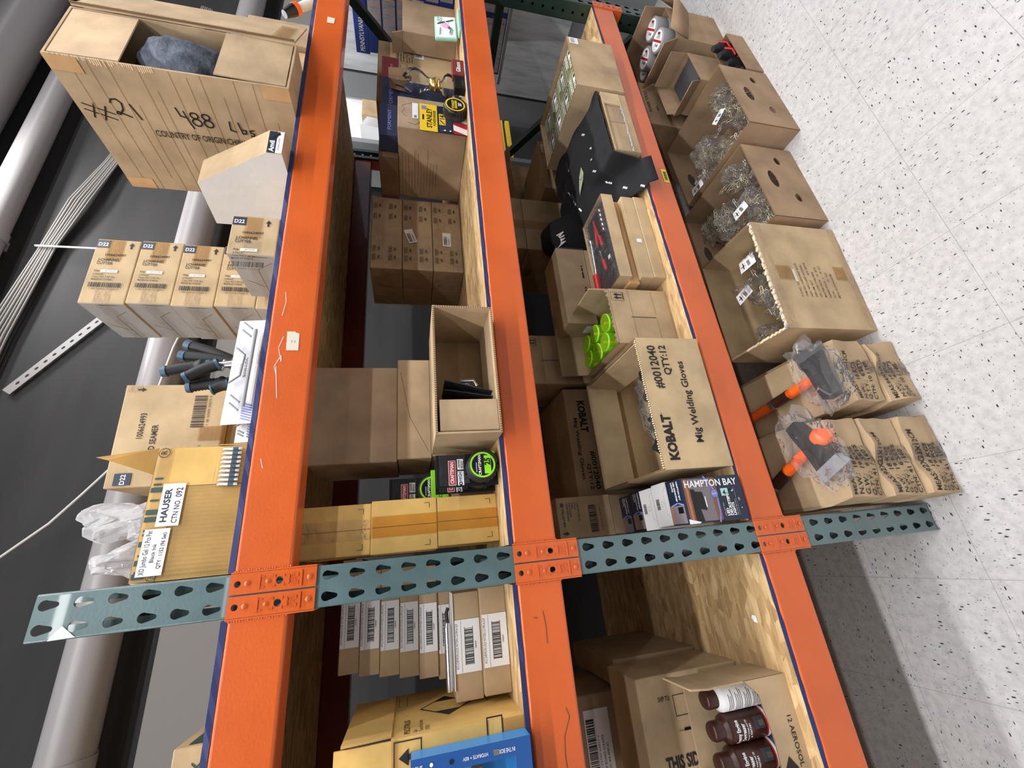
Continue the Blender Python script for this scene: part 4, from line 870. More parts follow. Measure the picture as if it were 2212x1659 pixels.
# ================================================================== bottom shelf
# open glove carton at the front
t = T('glove_carton', 'open tan carton of welding gloves, large black KOBALT print on its front', 'cardboard box', .222, -.004, D3, .392, .381, .210, -1); w, d, h = t.w, t.d, t.h
b = t.part('box_body'); shell(b, w, d, h, .005, 'card_c'); f = t.face(b, 'front')
f.text('KOBALT', .024, .161, .026, 'ink', w=.127, bold=.055); f.text('R', .153, .182, .004, 'ink')
f.text('Mig Welding Gloves', .069, .073, .021, 'ink', w=.246, bold=.018); f.text('#0012040', .229, .154, .026, 'ink', w=.137, bold=.02); f.text('QTY:12', .271, .119, .022, 'ink', w=.096, bold=.02)
q = t.part('inner_flap', 'flap folded down inside'); q.slab((.006, d - .012, h - .004), (w - .012, 0, 0), (0, -.045, -.085), .004, 'card_c')
q = t.part('inner_flap', 'flap folded down inside'); q.slab((w - .012, .01, h - .004), (0, d - .02, 0), (-.03, 0, -.10), .004, 'card_c')
q = t.part('torn_rim', 'frayed front rim')
rr = random.Random(5)
for k in range(60): x = .004 + k * .0064; q.box(x, x + .0034, .0, .0052, h + .0010, h + .0012 + rr.uniform(.0008, .0038), 'fluting')
t.end()
t = T('glove_bundle', 'black gloves in crinkled clear plastic inside the open glove carton', 'gloves', .24, .010, D3 + .0064, .35, .14, .19)
q = t.part('gloves'); 
for k in range(4): blob(q, (.06 + k * .075, .048, .085), (.040, .026, .095), 'cloth', k, .2, 2, 3, True, floor=.001)
q = t.part('clear_bag'); blob(q, (.172, .055, .105), (.148, .040, .085), 'film', 4, .22, 3, 4, False, floor=.0); t.end()
t = T('upturned_glove_carton', 'second glove carton standing upside down behind the open one, print inverted', 'cardboard box', .214, .392, D3, .40, .3, .302, -1); w, d, h = t.w, t.d, t.h
b = t.part('box_body'); b.box(0, w, 0, d, 0, h, 'card_b', .003); c = t.face(b, 'front').sub(w, h, 180)
c.text('KOBALT', .048, .050, .026, 'ink', w=.122, bold=.055); c.text('Mig Welding Gloves', .115, .026, .013, 'ink', w=.225, bold=.018); c.text('#0012040', .240, .070, .018, 'ink', w=.135, bold=.02); c.text('QTY:12', .285, .050, .013, 'ink', w=.09, bold=.02); t.end()
# deck light boxes in a row, front to back
def litebox(t, side, b):
    w, d, h = t.w, t.d, t.h
for k in range(5):
    y = -.004 + k * .0702
    lab = ('navy HAMPTON BAY deck light box at the shelf edge, large picture on its front', 'deck light box right behind the front one, white tucked end up', 'third deck light box back, white tucked end up beside the glove carton', 'fourth deck light box in the row, navy picture end up', 'rearmost deck light box in the row, against the step light carton')[k]
    t = T('deck_light_box', lab, 'product box', .083 + .004 * (k % 2), y, D3, .114, .0690, .1795 - .002 * (k % 2), -1.8 if k == 0 else 0, 'deck light boxes in a row beside the post'); w, d, h = t.w, t.d, t.h
    b = t.part('box_body'); b.box(0, w, 0, d, 0, h, 'navy' if k in (0, 3, 4) else 'card_white', .0015)
    c = t.face(b, 'front').sub(0, h, -90)
    if k == 0:
        c.rect(.004, .004, .098, w - .008, 'pic_grey'); c.rect(.004, .004, .018, w - .008, 'wood_pic'); c.rect(.010, .004, .007, w - .008, 'copper_pic'); c.poly([(.022, .004), (.046, .004), (.034, w - .03), (.022, w - .03)], 'ink'); c.rect(.086, .004, .016, w - .008, 'wood_pic')
        c.poly([(.030, .036), (.060, .030), (.056, .076), (.034, .078)], 'black'); c.rect(.060, .038, .003, .026, 'white'); c.rect(.102, .0, .077, w, 'navy')
        c.stroke([(.070, w), (.092, w - .034), (.098, w - .055), (.096, .02), (.090, .0)], .005, 'violet'); c.disc(.092, w - .044, .010, 'violet'); c.text('SOLAR', .084, w - .046, .003, 'white')
        c.text('HAMPTON BAY', .008, w - .025, .0165, 'white', w=.160, bold=.02); c.rect(.112, w - .052, .022, .019, 'aqua'); c.text('4', .117, w - .049, .011, 'black', bold=.04); c.text('PACK', .126, w - .0475, .003, 'black', deg=0)
        s_ = c.sub(.112, .012, 90); s_.text('1002 627 494', 0, .0, .0036, 'silver', w=.032); s_.text('LED', 0, -.0105, .0075, 'white', bold=.04); s_.text('DECK/STEP', 0, -.0205, .0075, 'white', w=.050, bold=.04); s_.text('LIGHTS', 0, -.0305, .0075, 'white', w=.032, bold=.04); s_.lines(1, 0, -.036, .002, .04, 'silver'); s_.rect(0, -.0400, .07, .0005, 'silver')
        s_.disc(.063, -.033, .0035, 'white'); s_.disc(.0645, -.0320, .0028, 'navy'); s_.text('150', .035, -.050, .004, 'white'); s_.text('4', .015, -.052, .004, 'white')
        q = t.part('worn_corner', 'scuffed white corner'); cc = t.face(q, 'front', .001); cc.poly([(0, h), (0, h - .03), (.003, h - .034), (.012, h)], 'white')
    if k in (0, 3, 4):
        c = t.face(b, 'top').sub(w, d, 180); c.rect(.066, .004, .045, d - .008, 'pic_grey'); c.rect(.070, .036, .016, .022, 'black'); c.rect(.066, .004, .045, .008, 'copper_pic'); c.stroke([(.066, .064), (.060, .04), (.066, .01)], .004, 'violet')
        c.text('HAMPTON BAY', .006, .050, .006, 'white', w=.048, bold=.02); c.text('LED DECK/STEP', .006, .036, .006, 'white', w=.050, bold=.03); c.text('LIGHTS', .006, .026, .006, 'white', w=.024, bold=.03); c.text('1002 627 494', .006, .016, .0034, 'silver', w=.03)
    else:
        q = t.part('tuck_flap', 'plain white tucked end'); f = t.face(q, 'top', .0006); f.rect(0, 0, w, d, 'white'); f.stroke([(.02, .004), (.03, .016), (.09, .016), (.10, .004)], .0008, 'tape_grey'); f.stroke([(.045, d - .018), (.085, d - .018)], .008, 'tape_grey') if False else f.bars(.045, d - .026, .030, .016, seed=k); f.stroke(arc((.058, .028), .007, 0, 360), .0007, 'tape_grey')
    t.end()
t = carton('support_carton', 'carton under the upside down solar step light carton, beside the post', .088, .352, D3, .124, .2, .2095, m='card_b', tape=False); t.end()
t = T('step_light_carton', 'upside down solar step light carton with long barcode, high beside the post', 'cardboard box', .086, .350, D3 + .2098, .128, .2, .192); w, d, h = t.w, t.d, t.h
b = t.part('box_body'); b.box(0, w, 0, d, 0, h, 'card', .003); c = t.face(b, 'front').sub(w, h, 180)
c.bars(.030, .066 + .045, .085, .022, seed=9); c.rect(.03, .109, .086, .0012, 'ink'); c.rect(.03, .134, .086, .0012, 'ink'); c.text('1 08 00912 21452', .034, .100 + .047, .004, 'ink_soft', w=.075)
c.rect(.018, .014 + .0, .012, .010, 'ink'); c.text('ZZ', .019, .017, .005, 'card'); c.text('1002 627 494', .036, .016, .0075, w=.055, bold=.01); c.text('SOLAR STEP LIGHT', .018, .033, .0055, w=.058); c.text('PO# 10157097', .018, .042, .0055, w=.045); c.text('CHINA', .018, .051, .0055, w=.020); c.text('2 PACK', .018, .060, .0055, w=.024); c.text('CASE WT 7.28 LBS', .018, .070, .0055, w=.058); c.arrow(.112, .012, .020, 'ink'); t.end()
# torn carton of lime cups and its twins
def twin(name, lab, x, y, z, open_=False, shade='card'):
    t = T(name, lab, 'cardboard box', x, y, z, .204, .26, .218, -.7); w, d, h = t.w, t.d, t.h; b = t.part('box_body')
    if open_: shell(b, w, d, h, .004, shade)
    else: b.box(0, w, 0, d, 0, h, shade, .003)
    f = t.face(b, 'front'); f.frame(.158, .168, .033, .046, .0009, 'ink'); s_ = f.sub(.175, .172, 0)
    f.arrow(.169, .176, .030, wide=.42); f.arrow(.181, .176, .030, wide=.42); f.rect(.162, .171, .026, .002, 'ink')
    f.rect(.095, .066, .0022, .090, 'ink'); f.rect(.0, .064, .09, .0009, 'card_edge'); f.rect(.107, .064, .09, .0009, 'card_edge'); f.rect(.002, .150, .20, .0009, 'card_edge'); f.rect(.003, .008, .198, .001, 'card_edge'); return t
t = twin('cup_carton', 'torn open carton of lime green cups with two small arrows on its front', .636, .062, D3, True)
q = t.part('torn_rim', 'jagged torn rim'); rr = random.Random(7); k = 0
for k in range(44): x = .002 + k * .00455; hh = .004 + .012 * abs(noise.noise((x * 60, 0, 0))) * (2 if x > .12 else 1); q.box(x, x + .0046, .0004, .0036, t.h + .0012, t.h + hh + .0012, 'card_b')
q = t.part('flap', 'rear flap folded up and back'); flap(q, 'back', t.w, t.d, t.h, .10, 97, m='card')
q = t.part('flap'); flap(q, 'right', t.w, t.d, t.h, .07, 88, m='card'); t.end()
for k, (u, v) in enumerate(((.752, .118), (.742, .190), (.728, .258), (.690, .208), (.678, .134), (.670, .262))):
    cl = ('lime green translucent cup nearest the torn rim, at the right of the group', 'lime cup behind the nearest one', 'lime cup at the back right of the group', 'lime cup in the middle of the group', 'lime cup near the torn rim, at the left', 'lime cup at the back left of the group')[k]
    t = T('lime_cup', cl, 'cup', M=Matrix.Translation((u, v, D3 + .0045 if False else D3 + .120 + .006 * (k % 3))) @ Matrix.Rotation(R(6 * (k % 3) - 6), 4, 'Y'), group='lime green cups in the torn carton')
    b = t.part('cup_shell'); b.lathe([(.024, 0), (.030, .004), (.032, .100)], 'lime_clear', 28); b.lathe([(.032, .100), (.0315, .103), (.0295, .1045)], 'lime', 28); b.lathe([(.0295, .1045), (.0, .1045)], 'lime_clear', 28, smooth=False); q = t.part('inner_peg'); q.tube([(0, 0, .02), (0, 0, .104)], .005, 'yellow', 8); q = t.part('peg_base', of=b); q.lathe([(0, .06), (.014, .06), (.016, .02)], 'lime', 16); t.end()
t = T('cup_layer', 'lower layer of lime cups filling the torn carton', 'cup tray', .642, .066, D3 + .0044, .192, .252, .112)
q = t.part('divider'); q.box(0, .192, 0, .252, .108, .112, 'card_b'); 
q = t.part('divider_wall'); q.box(.09, .102, .01, .24, 0, .108, 'card_b'); t.end()
t = T('white_scrap', 'crumpled white paper and black film at the back left of the torn cup carton', 'scrap', .640, .24, D3 + .1172, .05, .06, .06); q = t.part('paper'); blob(q, (.022, .02, .05), (.020, .012, .045), 'white', 6, .5, 3, 2, floor=.0); t.end()
t = twin('twin_carton', 'lower twin of the torn cup carton, behind it and hidden in part', .632, .368, D3); t.end()
t = twin('twin_carton', 'closed twin of the torn cup carton, stacked high behind it', .630, .370, D3 + .2183); t.end()
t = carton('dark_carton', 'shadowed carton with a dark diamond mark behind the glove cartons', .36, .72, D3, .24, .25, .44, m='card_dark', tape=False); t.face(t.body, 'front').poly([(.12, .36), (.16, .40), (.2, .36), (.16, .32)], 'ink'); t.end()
# tool kits
for k, (nm, x, y, h_, z, w, yaw) in enumerate((('bottom flat tool kit carton of four', .880, .036, .046, 0, .366, -.4), ('second flat tool kit carton from the bottom, small white sticker', .878, .037, .050, .0462, .364, -.4), ('third flat tool kit carton, slightly skewed', .862, .052, .040, .0964, .378, 1.2))):
    t = T('kit_carton', nm, 'cardboard box', x, y, D3 + z, w, .162, h_, yaw, 'stacked flat tool kit cartons'); b = t.part('box_body'); b.box(0, w, 0, t.d, 0, h_, 'card_orange' if k == 2 else 'card_c', .0025)
    if k == 1: q = t.part('small_sticker'); f = t.face(q, 'front', .0006); f.rect(.150, .012, .016, .020, 'white')
    t.end()
t = T('tool_kit', 'top tool kit tray with red and black hand tools under clear film', 'tool kit', .872, .030, D3 + .1367, .364, .176, .044, -.4); w, d, h = t.w, t.d, t.h
b = t.part('tray_box'); shell(b, w, d, h, .003, 'card_c'); q = t.part('foam_insert'); q.box(.003, w - .003, .003, d - .003, .003, .030, 'grey_dark'); q.box(.003, w - .003, .003, .006, .030, .042, 'maroon')
q = t.part('ratchet', 'chrome ratchet with red grip'); q.tube([(.015, .150, .046), (.11, .146, .046)], [.010, .013], 'red', 10); q.tube([(.0, .151, .045), (.02, .150, .046)], .012, 'black', 10); q.tube([(.11, .146, .044), (.25, .140, .042)], .006, 'silver', 10); q.tube([(.25, .140, .042), (.262, .139, .042)], .011, 'silver', 12)
for k, (xx, yy) in enumerate(((.09, .085), (.19, .075))):
    q = t.part('screwdriver', 'red handled screwdriver'); q.tube([(xx, yy, .036), (xx + .045, yy + .006, .036)], [.007, .009], 'red', 8); q.tube([(xx + .045, yy + .006, .036), (xx + .10, yy + .018, .036)], .0025, 'silver', 6)
q = t.part('pliers', 'red handled pliers'); q.tube([(.22, .11, .036), (.29, .095, .038), (.33, .10, .036)], [.006, .006, .004], 'red', 8); q.tube([(.23, .085, .036), (.29, .093, .038)], .006, 'red', 8)
for k in range(5): q = t.part('socket'); q.lathe([(0, .012), (.008, .012), (.008, 0)], 'silver', 12, (.24 + k * .022, .045, .030))
q = t.part('white_tag'); q.box(.12, .135, .05, .065, .0302, .0312, 'white')
q = t.part('clear_cover'); q.box(.005, w - .005, .008, d - .012, .030, .0435, 'film_wrap', .002); t.end()
t = T('brown_carton', 'brown carton with small black print, behind the tool kit stack', 'cardboard box', .800, .216, D3 + .1905, .340, .145, .118); w, d, h = t.w, t.d, t.h
b = t.part('box_body'); b.box(0, w, 0, d, 0, h, 'card', .004); f = t.face(b, 'front'); f.lines(1, .20, .02, .008, .06, 'ink'); f.lines(1, .10, .02, .008, .06, 'ink')
q = t.part('packing_tape'); f = t.face(q, 'front', .0006); f.rect(.297, .001, .047, .116, 'tape_clear'); q = t.part('label'); f = t.face(q, 'left', .0006); f.rect(.080, .006, .05, .034, 'label_white'); t.end()
t = carton('support_carton', 'carton under the brown carton behind the tool kit stack', .856, .218, D3, .285, .28, .190, m='card_b', tape=False); t.end()
# cartons at the rear
for k, (nm, z, h_) in enumerate((('taped carton at the rear of the bottom shelf, under its twin', 0, .33), ('upper taped carton at the rear, label on its side, left of the black cloth', .3304, .20))):
    t = carton('rear_carton', nm, 1.345, .462, D3 + z, .31, .34, h_, m='card', group='taped cartons at the rear of the bottom shelf'); t.face(t.part('front_tape'), 'front', .0006).rect(.001, h_ - .05, .308, .048, 'tape_clear'); t.face(t.part('front_tape'), 'front', .0008).rect(.12, .001, .05, h_ - .002, 'tape'); q = t.part('side_tape')
    t.face(t.body, 'front').lines(5, .03, h_ * .55, .003, .05, 'ink_soft'); f = t.face(q, 'left', .0006); f.rect(.001, h_ - .05, .338, .048, 'tape_clear'); t.end()
t = T('small_label_carton', 'low carton with a small white label beside the green meals carton', 'cardboard box', 1.715, .43, D3, .33, .30, .205); b = t.part('box_body'); b.box(0, t.w, 0, t.d, 0, t.h, 'card', .004); q = t.part('white_label'); f = t.face(q, 'front', .0006); f.rect(.245, .155, .06, .035, 'label_white'); f.lines(3, .25, .182, .003, .045); t.end()
t = T('flapped_carton', 'brown carton with a flap folded over, at the rear beside the taped cartons', 'cardboard box', 1.72, .745, D3, .52, .28, .34); w, d, h = t.w, t.d, t.h
b = t.part('box_body'); shell(b, w, d, h, .004, 'card'); q = t.part('flap'); flap(q, 'front', w, d, h, .13, 200, m='card'); q = t.part('flap'); flap(q, 'left', w, d, h, .12, 150, m='card'); q = t.part('flap'); flap(q, 'back', w, d, h, .13, 60, m='card'); t.end()
# green pouches carton
t = T('green_pack_carton', 'open top brown carton packed with olive green printed packs, white corner label', 'cardboard box', 1.752, -.034, D3, .306, .402, .206, -1.4); w, d, h = t.w, t.d, t.h
b = t.part('box_body'); shell(b, w, d, h, .005, 'card'); q = t.part('corner_label'); f = t.face(q, 'front', .0006); f.rect(.262, .158, .040, .040, 'label_white'); f.lines(5, .266, .190, .002, .03)
q = t.part('packing_tape', 'torn tape on the front'); f = t.face(q, 'front', .0006); f.rect(.10, .0, .048, .08, 'tape_clear'); f.rect(.10, .06, .19, .02, 'tape_clear') if False else 0; t.end()
M1 = t.M
for i in range(4):
    for j in range(2):
        nm = ('front', 'second', 'third', 'rear')[i] + (' left' if j == 0 else ' right')
        t = T('green_pack', 'olive green printed pack, %s one inside the open carton' % nm, 'food pack', M=M1 @ Matrix.Translation((-.153 + .008 + j * .146, -.201 + .008 + i * .0965, .006)), group='olive green packs in the open carton')
        b = t.part('pack_body'); b.box(0, .142, 0, .093, 0, .180 - .003 * ((i + j) % 2), 'olive', .004); c = Canvas(b, (.142, .093, .180), (-1, 0, 0), (0, -1, 0))
        c.frame(.005, .005, .132, .083, .0018, 'label_white'); c.rect(.015, .050, .045, .028, 'white'); c.rect(.020, .054, .018, .020, 'black'); c.lines(4, .068, .075, .004, .055, 'white', seed=i); c.lines(3, .015, .040, .004, .09, 'white', seed=j + 4); t.end()
# torn carton with two inner boxes
t = T('torn_carton', 'low torn open carton holding two small brown boxes at the shelf edge', 'cardboard box', 1.410, -.027, D3, .328, .165, .108, -.4); w, d, h = t.w, t.d, t.h
b = t.part('box_body'); b.box(0, w, 0, d, 0, .004, 'card'); b.box(0, w, d - .004, d, .004, h, 'card'); b.box(0, .004, 0, d - .004, .004, h, 'card'); b.box(w - .004, w, 0, d - .004, .004, h, 'card'); b.box(.004, w - .004, .0, .004, .004, .028, 'card')
q = t.part('torn_edge', 'ragged torn cardboard edge'); rr = random.Random(2)
for k in range(50): x = .003 + k * .0065; q.box(x, x + .0062, -.001, .003, .028, .030 + rr.uniform(.0, .005), 'card_grey')
for k in range(50): x = .003 + k * .0065; q.box(x, x + .0062, -.0015, .003, h - .002 - rr.uniform(0, .003), h + .002, 'card')
q.box(.26, w - .002, -.002, .004, .03, h, 'card_c'); t.end(); M1 = t.M
for k, nm in enumerate(('left small brown box inside the torn carton, strip of shiny tape', 'right small brown box inside the torn carton')):
    t = T('inner_box', nm, 'cardboard box', M=M1 @ Matrix.Translation((-.164 + .0055 + k * .159, -.0775, .0045))); b = t.part('box_body'); b.box(0, .156, 0, .15, 0, .097, 'card' if k else 'card_c', .003); q = t.part('packing_tape'); q.box(-.0, .156, -.0012, -.0004, .03, .070, 'tape_clear'); t.end()
# black printed cloth heaped over
t = T('black_tool_apron', 'heap of black printed tool roll cloth, WN lettering, hanging over the orange beam', 'tool roll', M=Matrix.Translation((0, 0, 0)))
q = t.part('cloth'); NX, NY = 70, 56; vs = []
def sm(x): x = min(1, max(0, x)); return x * x * (3 - 2 * x)
def cl_pt(u, v):
    y = -.048 + .50 * v
    xl = 1.252 - .11 * sm((y - .20) / .06); xr = 1.742 - .10 * sm((y - .39) / .06) + .01 * math.sin(v * 20)
    x = xl + (xr - xl) * u
    zr = .764 + .034 * sm((y - .02) / .2); zl = .6495 + .145 * sm((y + .03) / .22)
    k = sm((x - 1.375) / .03); z = zl + (zr - zl) * k
    z += .010 * noise.noise((x * 16, y * 14, 3)) * (.4 if y < 0 else 1) + .006 * math.sin(x * 30 + y * 18) * sm(y / .1)
    if k > 0 and y < -.022: y = -.022 + (y + .022) * .1
    elif k == 0 and y < -.030: z = .6495 - .030 * sm((-.030 - y) / .018) + .004
    z -= .10 * sm((y - .40) / .06)
    z -= .08 * sm((.03 - u) / .03) * sm((y - .21) / .04)
    return (x, y, max(z, .6465) if y > .002 else z)
for j in range(NY + 1):
    for i in range(NX + 1): vs.append(cl_pt(i / NX, j / NY))
q.add(vs, [(j * (NX + 1) + i, j * (NX + 1) + i + 1, (j + 1) * (NX + 1) + i + 1, (j + 1) * (NX + 1) + i) for j in range(NY) for i in range(NX)], 'cloth', True)
def solid(o):
    m = o.modifiers.new('solid', 'SOLIDIFY'); m.thickness = .004; m.offset = 0
q.mods.append(solid)
def on_cloth(part, x, y, pts, m, deg=0):
    v = (y + .048) / .50; xl = 1.252 - .11 * sm((y - .20) / .06); xr = 1.742 - .10 * sm((y - .39) / .06) + .01 * math.sin(v * 20); u = (x - xl) / (xr - xl)
    for a, b_ in ():
        pass
    P_ = []
    for a, b_ in pts:
        c_, s_ = math.cos(R(deg)), math.sin(R(deg)); X_, Y_ = x + a * c_ - b_ * s_, y + a * s_ + b_ * c_
        v2 = (Y_ + .048) / .50; xl2 = 1.252 - .11 * sm((Y_ - .20) / .06); xr2 = 1.742 - .10 * sm((Y_ - .39) / .06) + .01 * math.sin(v2 * 20)
        p_ = cl_pt((X_ - xl2) / (xr2 - xl2), v2); P_.append((X_, Y_, p_[2] + .0055))
    part.add(P_, [list(range(len(pts)))], m)
q = t.part('paper_tag', 'pale leaf shaped paper tag with a handwritten two'); on_cloth(q, 1.475, .170, [(-.070, .010), (-.02, -.022), (.02, -.018), (.062, .004), (.02, .018), (-.03, .022)], 'tag_green', -12)
on_cloth(q, 1.475, .1685, [(-.018, -.004), (.0, .006), (.02, -.004), (.018, -.006), (.0, .003), (-.016, -.007)], 'ink_soft', 60)
for k, (x, y) in enumerate(((1.608, .241), (1.514, .283), (1.450, .267), (1.404, .236), (1.355, .220))): q = t.part('white_tip'); on_cloth(q, x, y, [(-.014, -.003), (.006, -.004), (.014, 0), (.006, .004), (-.014, .003)], 'white', -160); q = t.part('pencil_slot', 'dull grey slot above a white tip'); on_cloth(q, x + .055, y + .018, [(-.038, -.007), (.035, -.005), (.04, .003), (-.034, .005)], 'grey_dark', 20)
for x, y, a in ((1.659, .104, 10), (1.563, .091, 10), (1.493, .089, 10), (1.424, .086, 10), (1.372, .088, 80), (1.300, .043, 70), (1.262, -.005, 70)):
    q = t.part('size_marking', 'small white printed size mark')
    for j in range(3): on_cloth(q, x + (j - 1) * .006, y + (j - 1) * .004, [(-.0022, -.004), (.0022, -.004), (.0022, .004), (-.0022, .004)], 'white', a)
q = t.part('bunched_cloth', 'bunched end with white lettering'); q.M = Matrix.Translation((1.285, .335, D3)); LM = q.M.copy(); blob(q, (0, 0, .155), (.125, .078, .15), 'cloth', 12, .12, 1.6, 4, True, floor=.0)
q = t.part('white_lettering'); q.M = LM; c = Canvas(q, (-.075, -.068, .235), (1, -.1, .1), (0, .75, .65)); c.text('WN', 0, 0, .034, 'white', w=.060, bold=.06); t.end()
# ---- left bay of the bottom shelf
t = T('aerosol_carton', 'cut-away carton printed 12 AEROSOL C, holding degreaser cans', 'cardboard box', -.457, .036, D3, .192, .118, .205, 0); w, d, h = t.w, t.d, t.h
b = t.part('box_body'); b.box(0, w, 0, d, 0, .004, 'card'); b.box(0, w, d - .004, d, .004, h, 'card'); b.box(0, .004, 0, d - .004, .004, h, 'card'); b.box(w - .004, w, .004, d - .004, .004, h, 'card')
b.poly_holes([(0, .004), (w, .004), (w, .115), (w - .03, .085), (w * .4, .075), (0, .078)], [], (0, 0, 0), (1, 0, 0), (0, 0, 1), .004, 'card', 'card_edge')
c = t.face(b, 'front').sub(w, .0, 180); c.text('12 AEROSOL C', .078, -.028, .011, 'ink', w=.108, bold=.012) 
f = t.face(b, 'front'); f.poly([(.045, .052), (.022, .070), (.004, .052), (.022, .034)], 'ink')
q = t.part('flap'); flap(q, 'right', w, d, h, .05, 96, m='card'); t.end()
for k, (x, lab) in enumerate(((-.302, 'degreaser can turned to its white text side, rightmost in the carton'), (-.362, 'brown degreaser can in the middle of the cut-away carton'), (-.421, 'brown degreaser can leftmost in the cut-away carton'))):
    t = T('aerosol_can', lab, 'spray can', M=Matrix.Translation((x, .092, D3 + .0045)), group='degreaser cans in the aerosol carton'); b = t.part('can_body')
    b.lathe([(0, 0), (.027, 0), (.029, .004), (.029, .150), (.027, .156), (.018, .163), (.017, .166), (0, .166)], 'white' if k == 0 else 'wood_dark' if False else ('label_white' if k == 0 else 'maroon_dark'), 28)
    q = t.part('cap', 'brown cap'); q.lathe([(.0195, .1605), (.0195, .185), (.017, .190), (0, .190)], 'maroon_dark', 20)
    q = t.part('printed_label')
    def band(z0, z1, m, a0=-200, a1=20, r=.0293):
        n = 20; q.add([(r * math.cos(R(a0 + (a1 - a0) * i / n)), r * math.sin(R(a0 + (a1 - a0) * i / n)), z) for z in (z0, z1) for i in range(n + 1)], [(i, i + 1, n + 2 + i, n + 1 + i) for i in range(n)], m, True)
    def curved(txt, a_mid, z, hh, wd, m, bold=.02):
        v, fcs = text_poly(txt, bold); kx = wd / max(p.x for p in v); kz = hh / cap(); q.add([(.0297 * math.cos(R(-90 + a_mid) + (p.x * kx - wd / 2) / .0297), .0297 * math.sin(R(-90 + a_mid) + (p.x * kx - wd / 2) / .0297), z + p.y * kz) for p in v], fcs, m)
    if k:
        band(.050, .056, 'white'); band(.056, .060, 'red'); band(.046, .050, 'royal'); band(.018, .046, 'silver'); band(.004, .018, 'olive_dark')
        curved('Foamy Engine', -6, .132, .0095, .048, 'white', .03); curved('Degreaser', -10, .118, .0095, .036, 'white', .03); curved('Removes Grease and Oil', -8, .110, .004, .044, 'white'); curved('# 7007381', -8, .102, .0045, .028, 'white'); band(.064, .092, 'grey_dark', -96, -50, .0296); band(.066, .080, 'silver', -86, -66, .0298); curved('NET WT 18 OZ', -5, .012, .003, .022, 'white')
    else:
        band(.004, .022, 'olive_dark')
        for j in range(24): band(.030 + j * .0048, .0316 + j * .0048, 'ink_soft' if j % 5 else 'white', -150 + (j * 37 % 20), -50 - (j * 23 % 30), .0295)
    t.end()
t = T('ship_to_carton', 'brown carton with SHIP TO box and THIS SIDE UP print behind the degreaser cans', 'cardboard box', -.50, .205, D3, .232, .17, .305, 0); w, d, h = t.w, t.d, t.h
b = t.part('box_body'); b.box(0, w, 0, d, 0, h, 'card', .004); f = t.face(b, 'front'); g = f.sub(.176, .252, -90); g.text('SHIP TO:', 0, 0, .010, 'ink', w=.034, bold=.02); f.frame(.140, .140, .045, .070, .0015, 'ink'); f.text('THIS SIDE UP', .052, .150, .028, 'ink', w=.105, bold=.04, deg=0) if False else f.sub(.06, .14, 90)
c = f.sub(.065, .252, -90); f.text('THIS SIDE U', .050, .212, .022, 'ink', w=.098, bold=.03) if False else None
g = f.sub(.040, .262, -90); g.text('THIS SIDE U', .0, .0, .024, 'ink', w=.125, bold=.04)
f.rect(.110, .10, .0016, .11, 'card_edge'); f.rect(.109, .150, .006, .045, 'black'); t.end()
t = T('upc_carton', 'brown carton with a big white barcode label at the lower left', 'cardboard box', -.66, .40, D3, .325, .25, .43); w, d, h = t.w, t.d, t.h
b = t.part('box_body'); b.box(0, w, 0, d, 0, h, 'card_b', .004); q = t.part('barcode_label'); f = t.face(q, 'front', .0008); f.rect(.10, .315, .19, .075, 'label_white'); f.text('TEMP BOARD SCRAPER', .14, .338, .007, w=.09, bold=.01); f.text('2 TOC 404 APIECES', .14, .327, .006, w=.07); f.text('100 69 72700 64821 5', .13, .352, .004, w=.10); f.bars(.12, .362, .15, .024, seed=5); t.end()
t = T('long_flat_carton', 'open brown carton in shade behind the ship-to carton, lid lifted', 'cardboard box', -.33, .385, D3, .07, .35, .28); b = t.part('box_body'); b.box(0, .07, 0, .35, 0, .28, 'card_b', .004); t.end()
t = T('chip_scrap', 'small white paper scrap on the bare chipboard shelf', 'scrap', -.165, .075, D3 - .0003, .02, .02, .003); q = t.part('paper'); q.add([(0, 0, .001), (.016, .002, .001), (.018, .012, .002), (.010, .018, .001), (.002, .010, .003)], [(0, 1, 2, 3, 4)], 'white'); t.end()
# ================================================================== beyond the right end of the rack
t = T('display_stand', 'pale streaked laminate display panel beyond the right end of the rack', 'display stand', 0, 0, 0)
t.M = Matrix.Translation((3.0, 0, 0)); q = t.part('laminate_panel'); q.box(0, .05, -.30, .80, .53, 1.96, 'pale_laminate'); q = t.part('plain_panel', 'plain grey narrow panel'); q.box(0, .05, .82, .98, .52, 1.96, 'grey_panel')
q = t.part('trim_strip'); q.box(.01, .045, .80, .82, .52, 1.96, 'grey_dark'); q = t.part('base_cabinet'); q.box(.12, .5, -.2, .9, 0, .53, 'grey_panel'); q = t.part('side_shelf'); q.box(-.42, 0, -.28, .50, .985, 1.0, 'grey_panel'); t.end()
for k in range(11):
    pos = ('bottom', 'second', 'third', 'fourth', 'fifth', 'sixth', 'seventh', 'eighth', 'ninth', 'tenth', 'top')[k]
    t = T('tile_carton', '%s blue and grey floor tile carton of the stack beyond the frame' % pos + (', lettered PENNSYLVANIA' if k == 10 else ''), 'tile box', 2.60, -.14 + .01 * (k % 3), 1.0005 + k * .0695, .30, .60, .069, 0, 'tile cartons beyond the end frame'); w, d, h = t.w, t.d, t.h
    b = t.part('box_body'); b.box(0, w, 0, d, 0, h, 'tile_blue', .002); f = t.face(b, 'left')
    if k == 10: f.text('PENNSYLVANIA', .012, .024, .022, 'white', w=.155, bold=.01); f.rect(.2, .004, .38, h - .008, 'tile_blue')
    else:
        for j in range(2): f.rect(.010 + j * .285 + (.12 if k % 2 else 0) * (1 - j), .004, .26 - (.12 if k % 2 else 0) * (1 - j), h - .008, 'tile_photo')
    t.end()
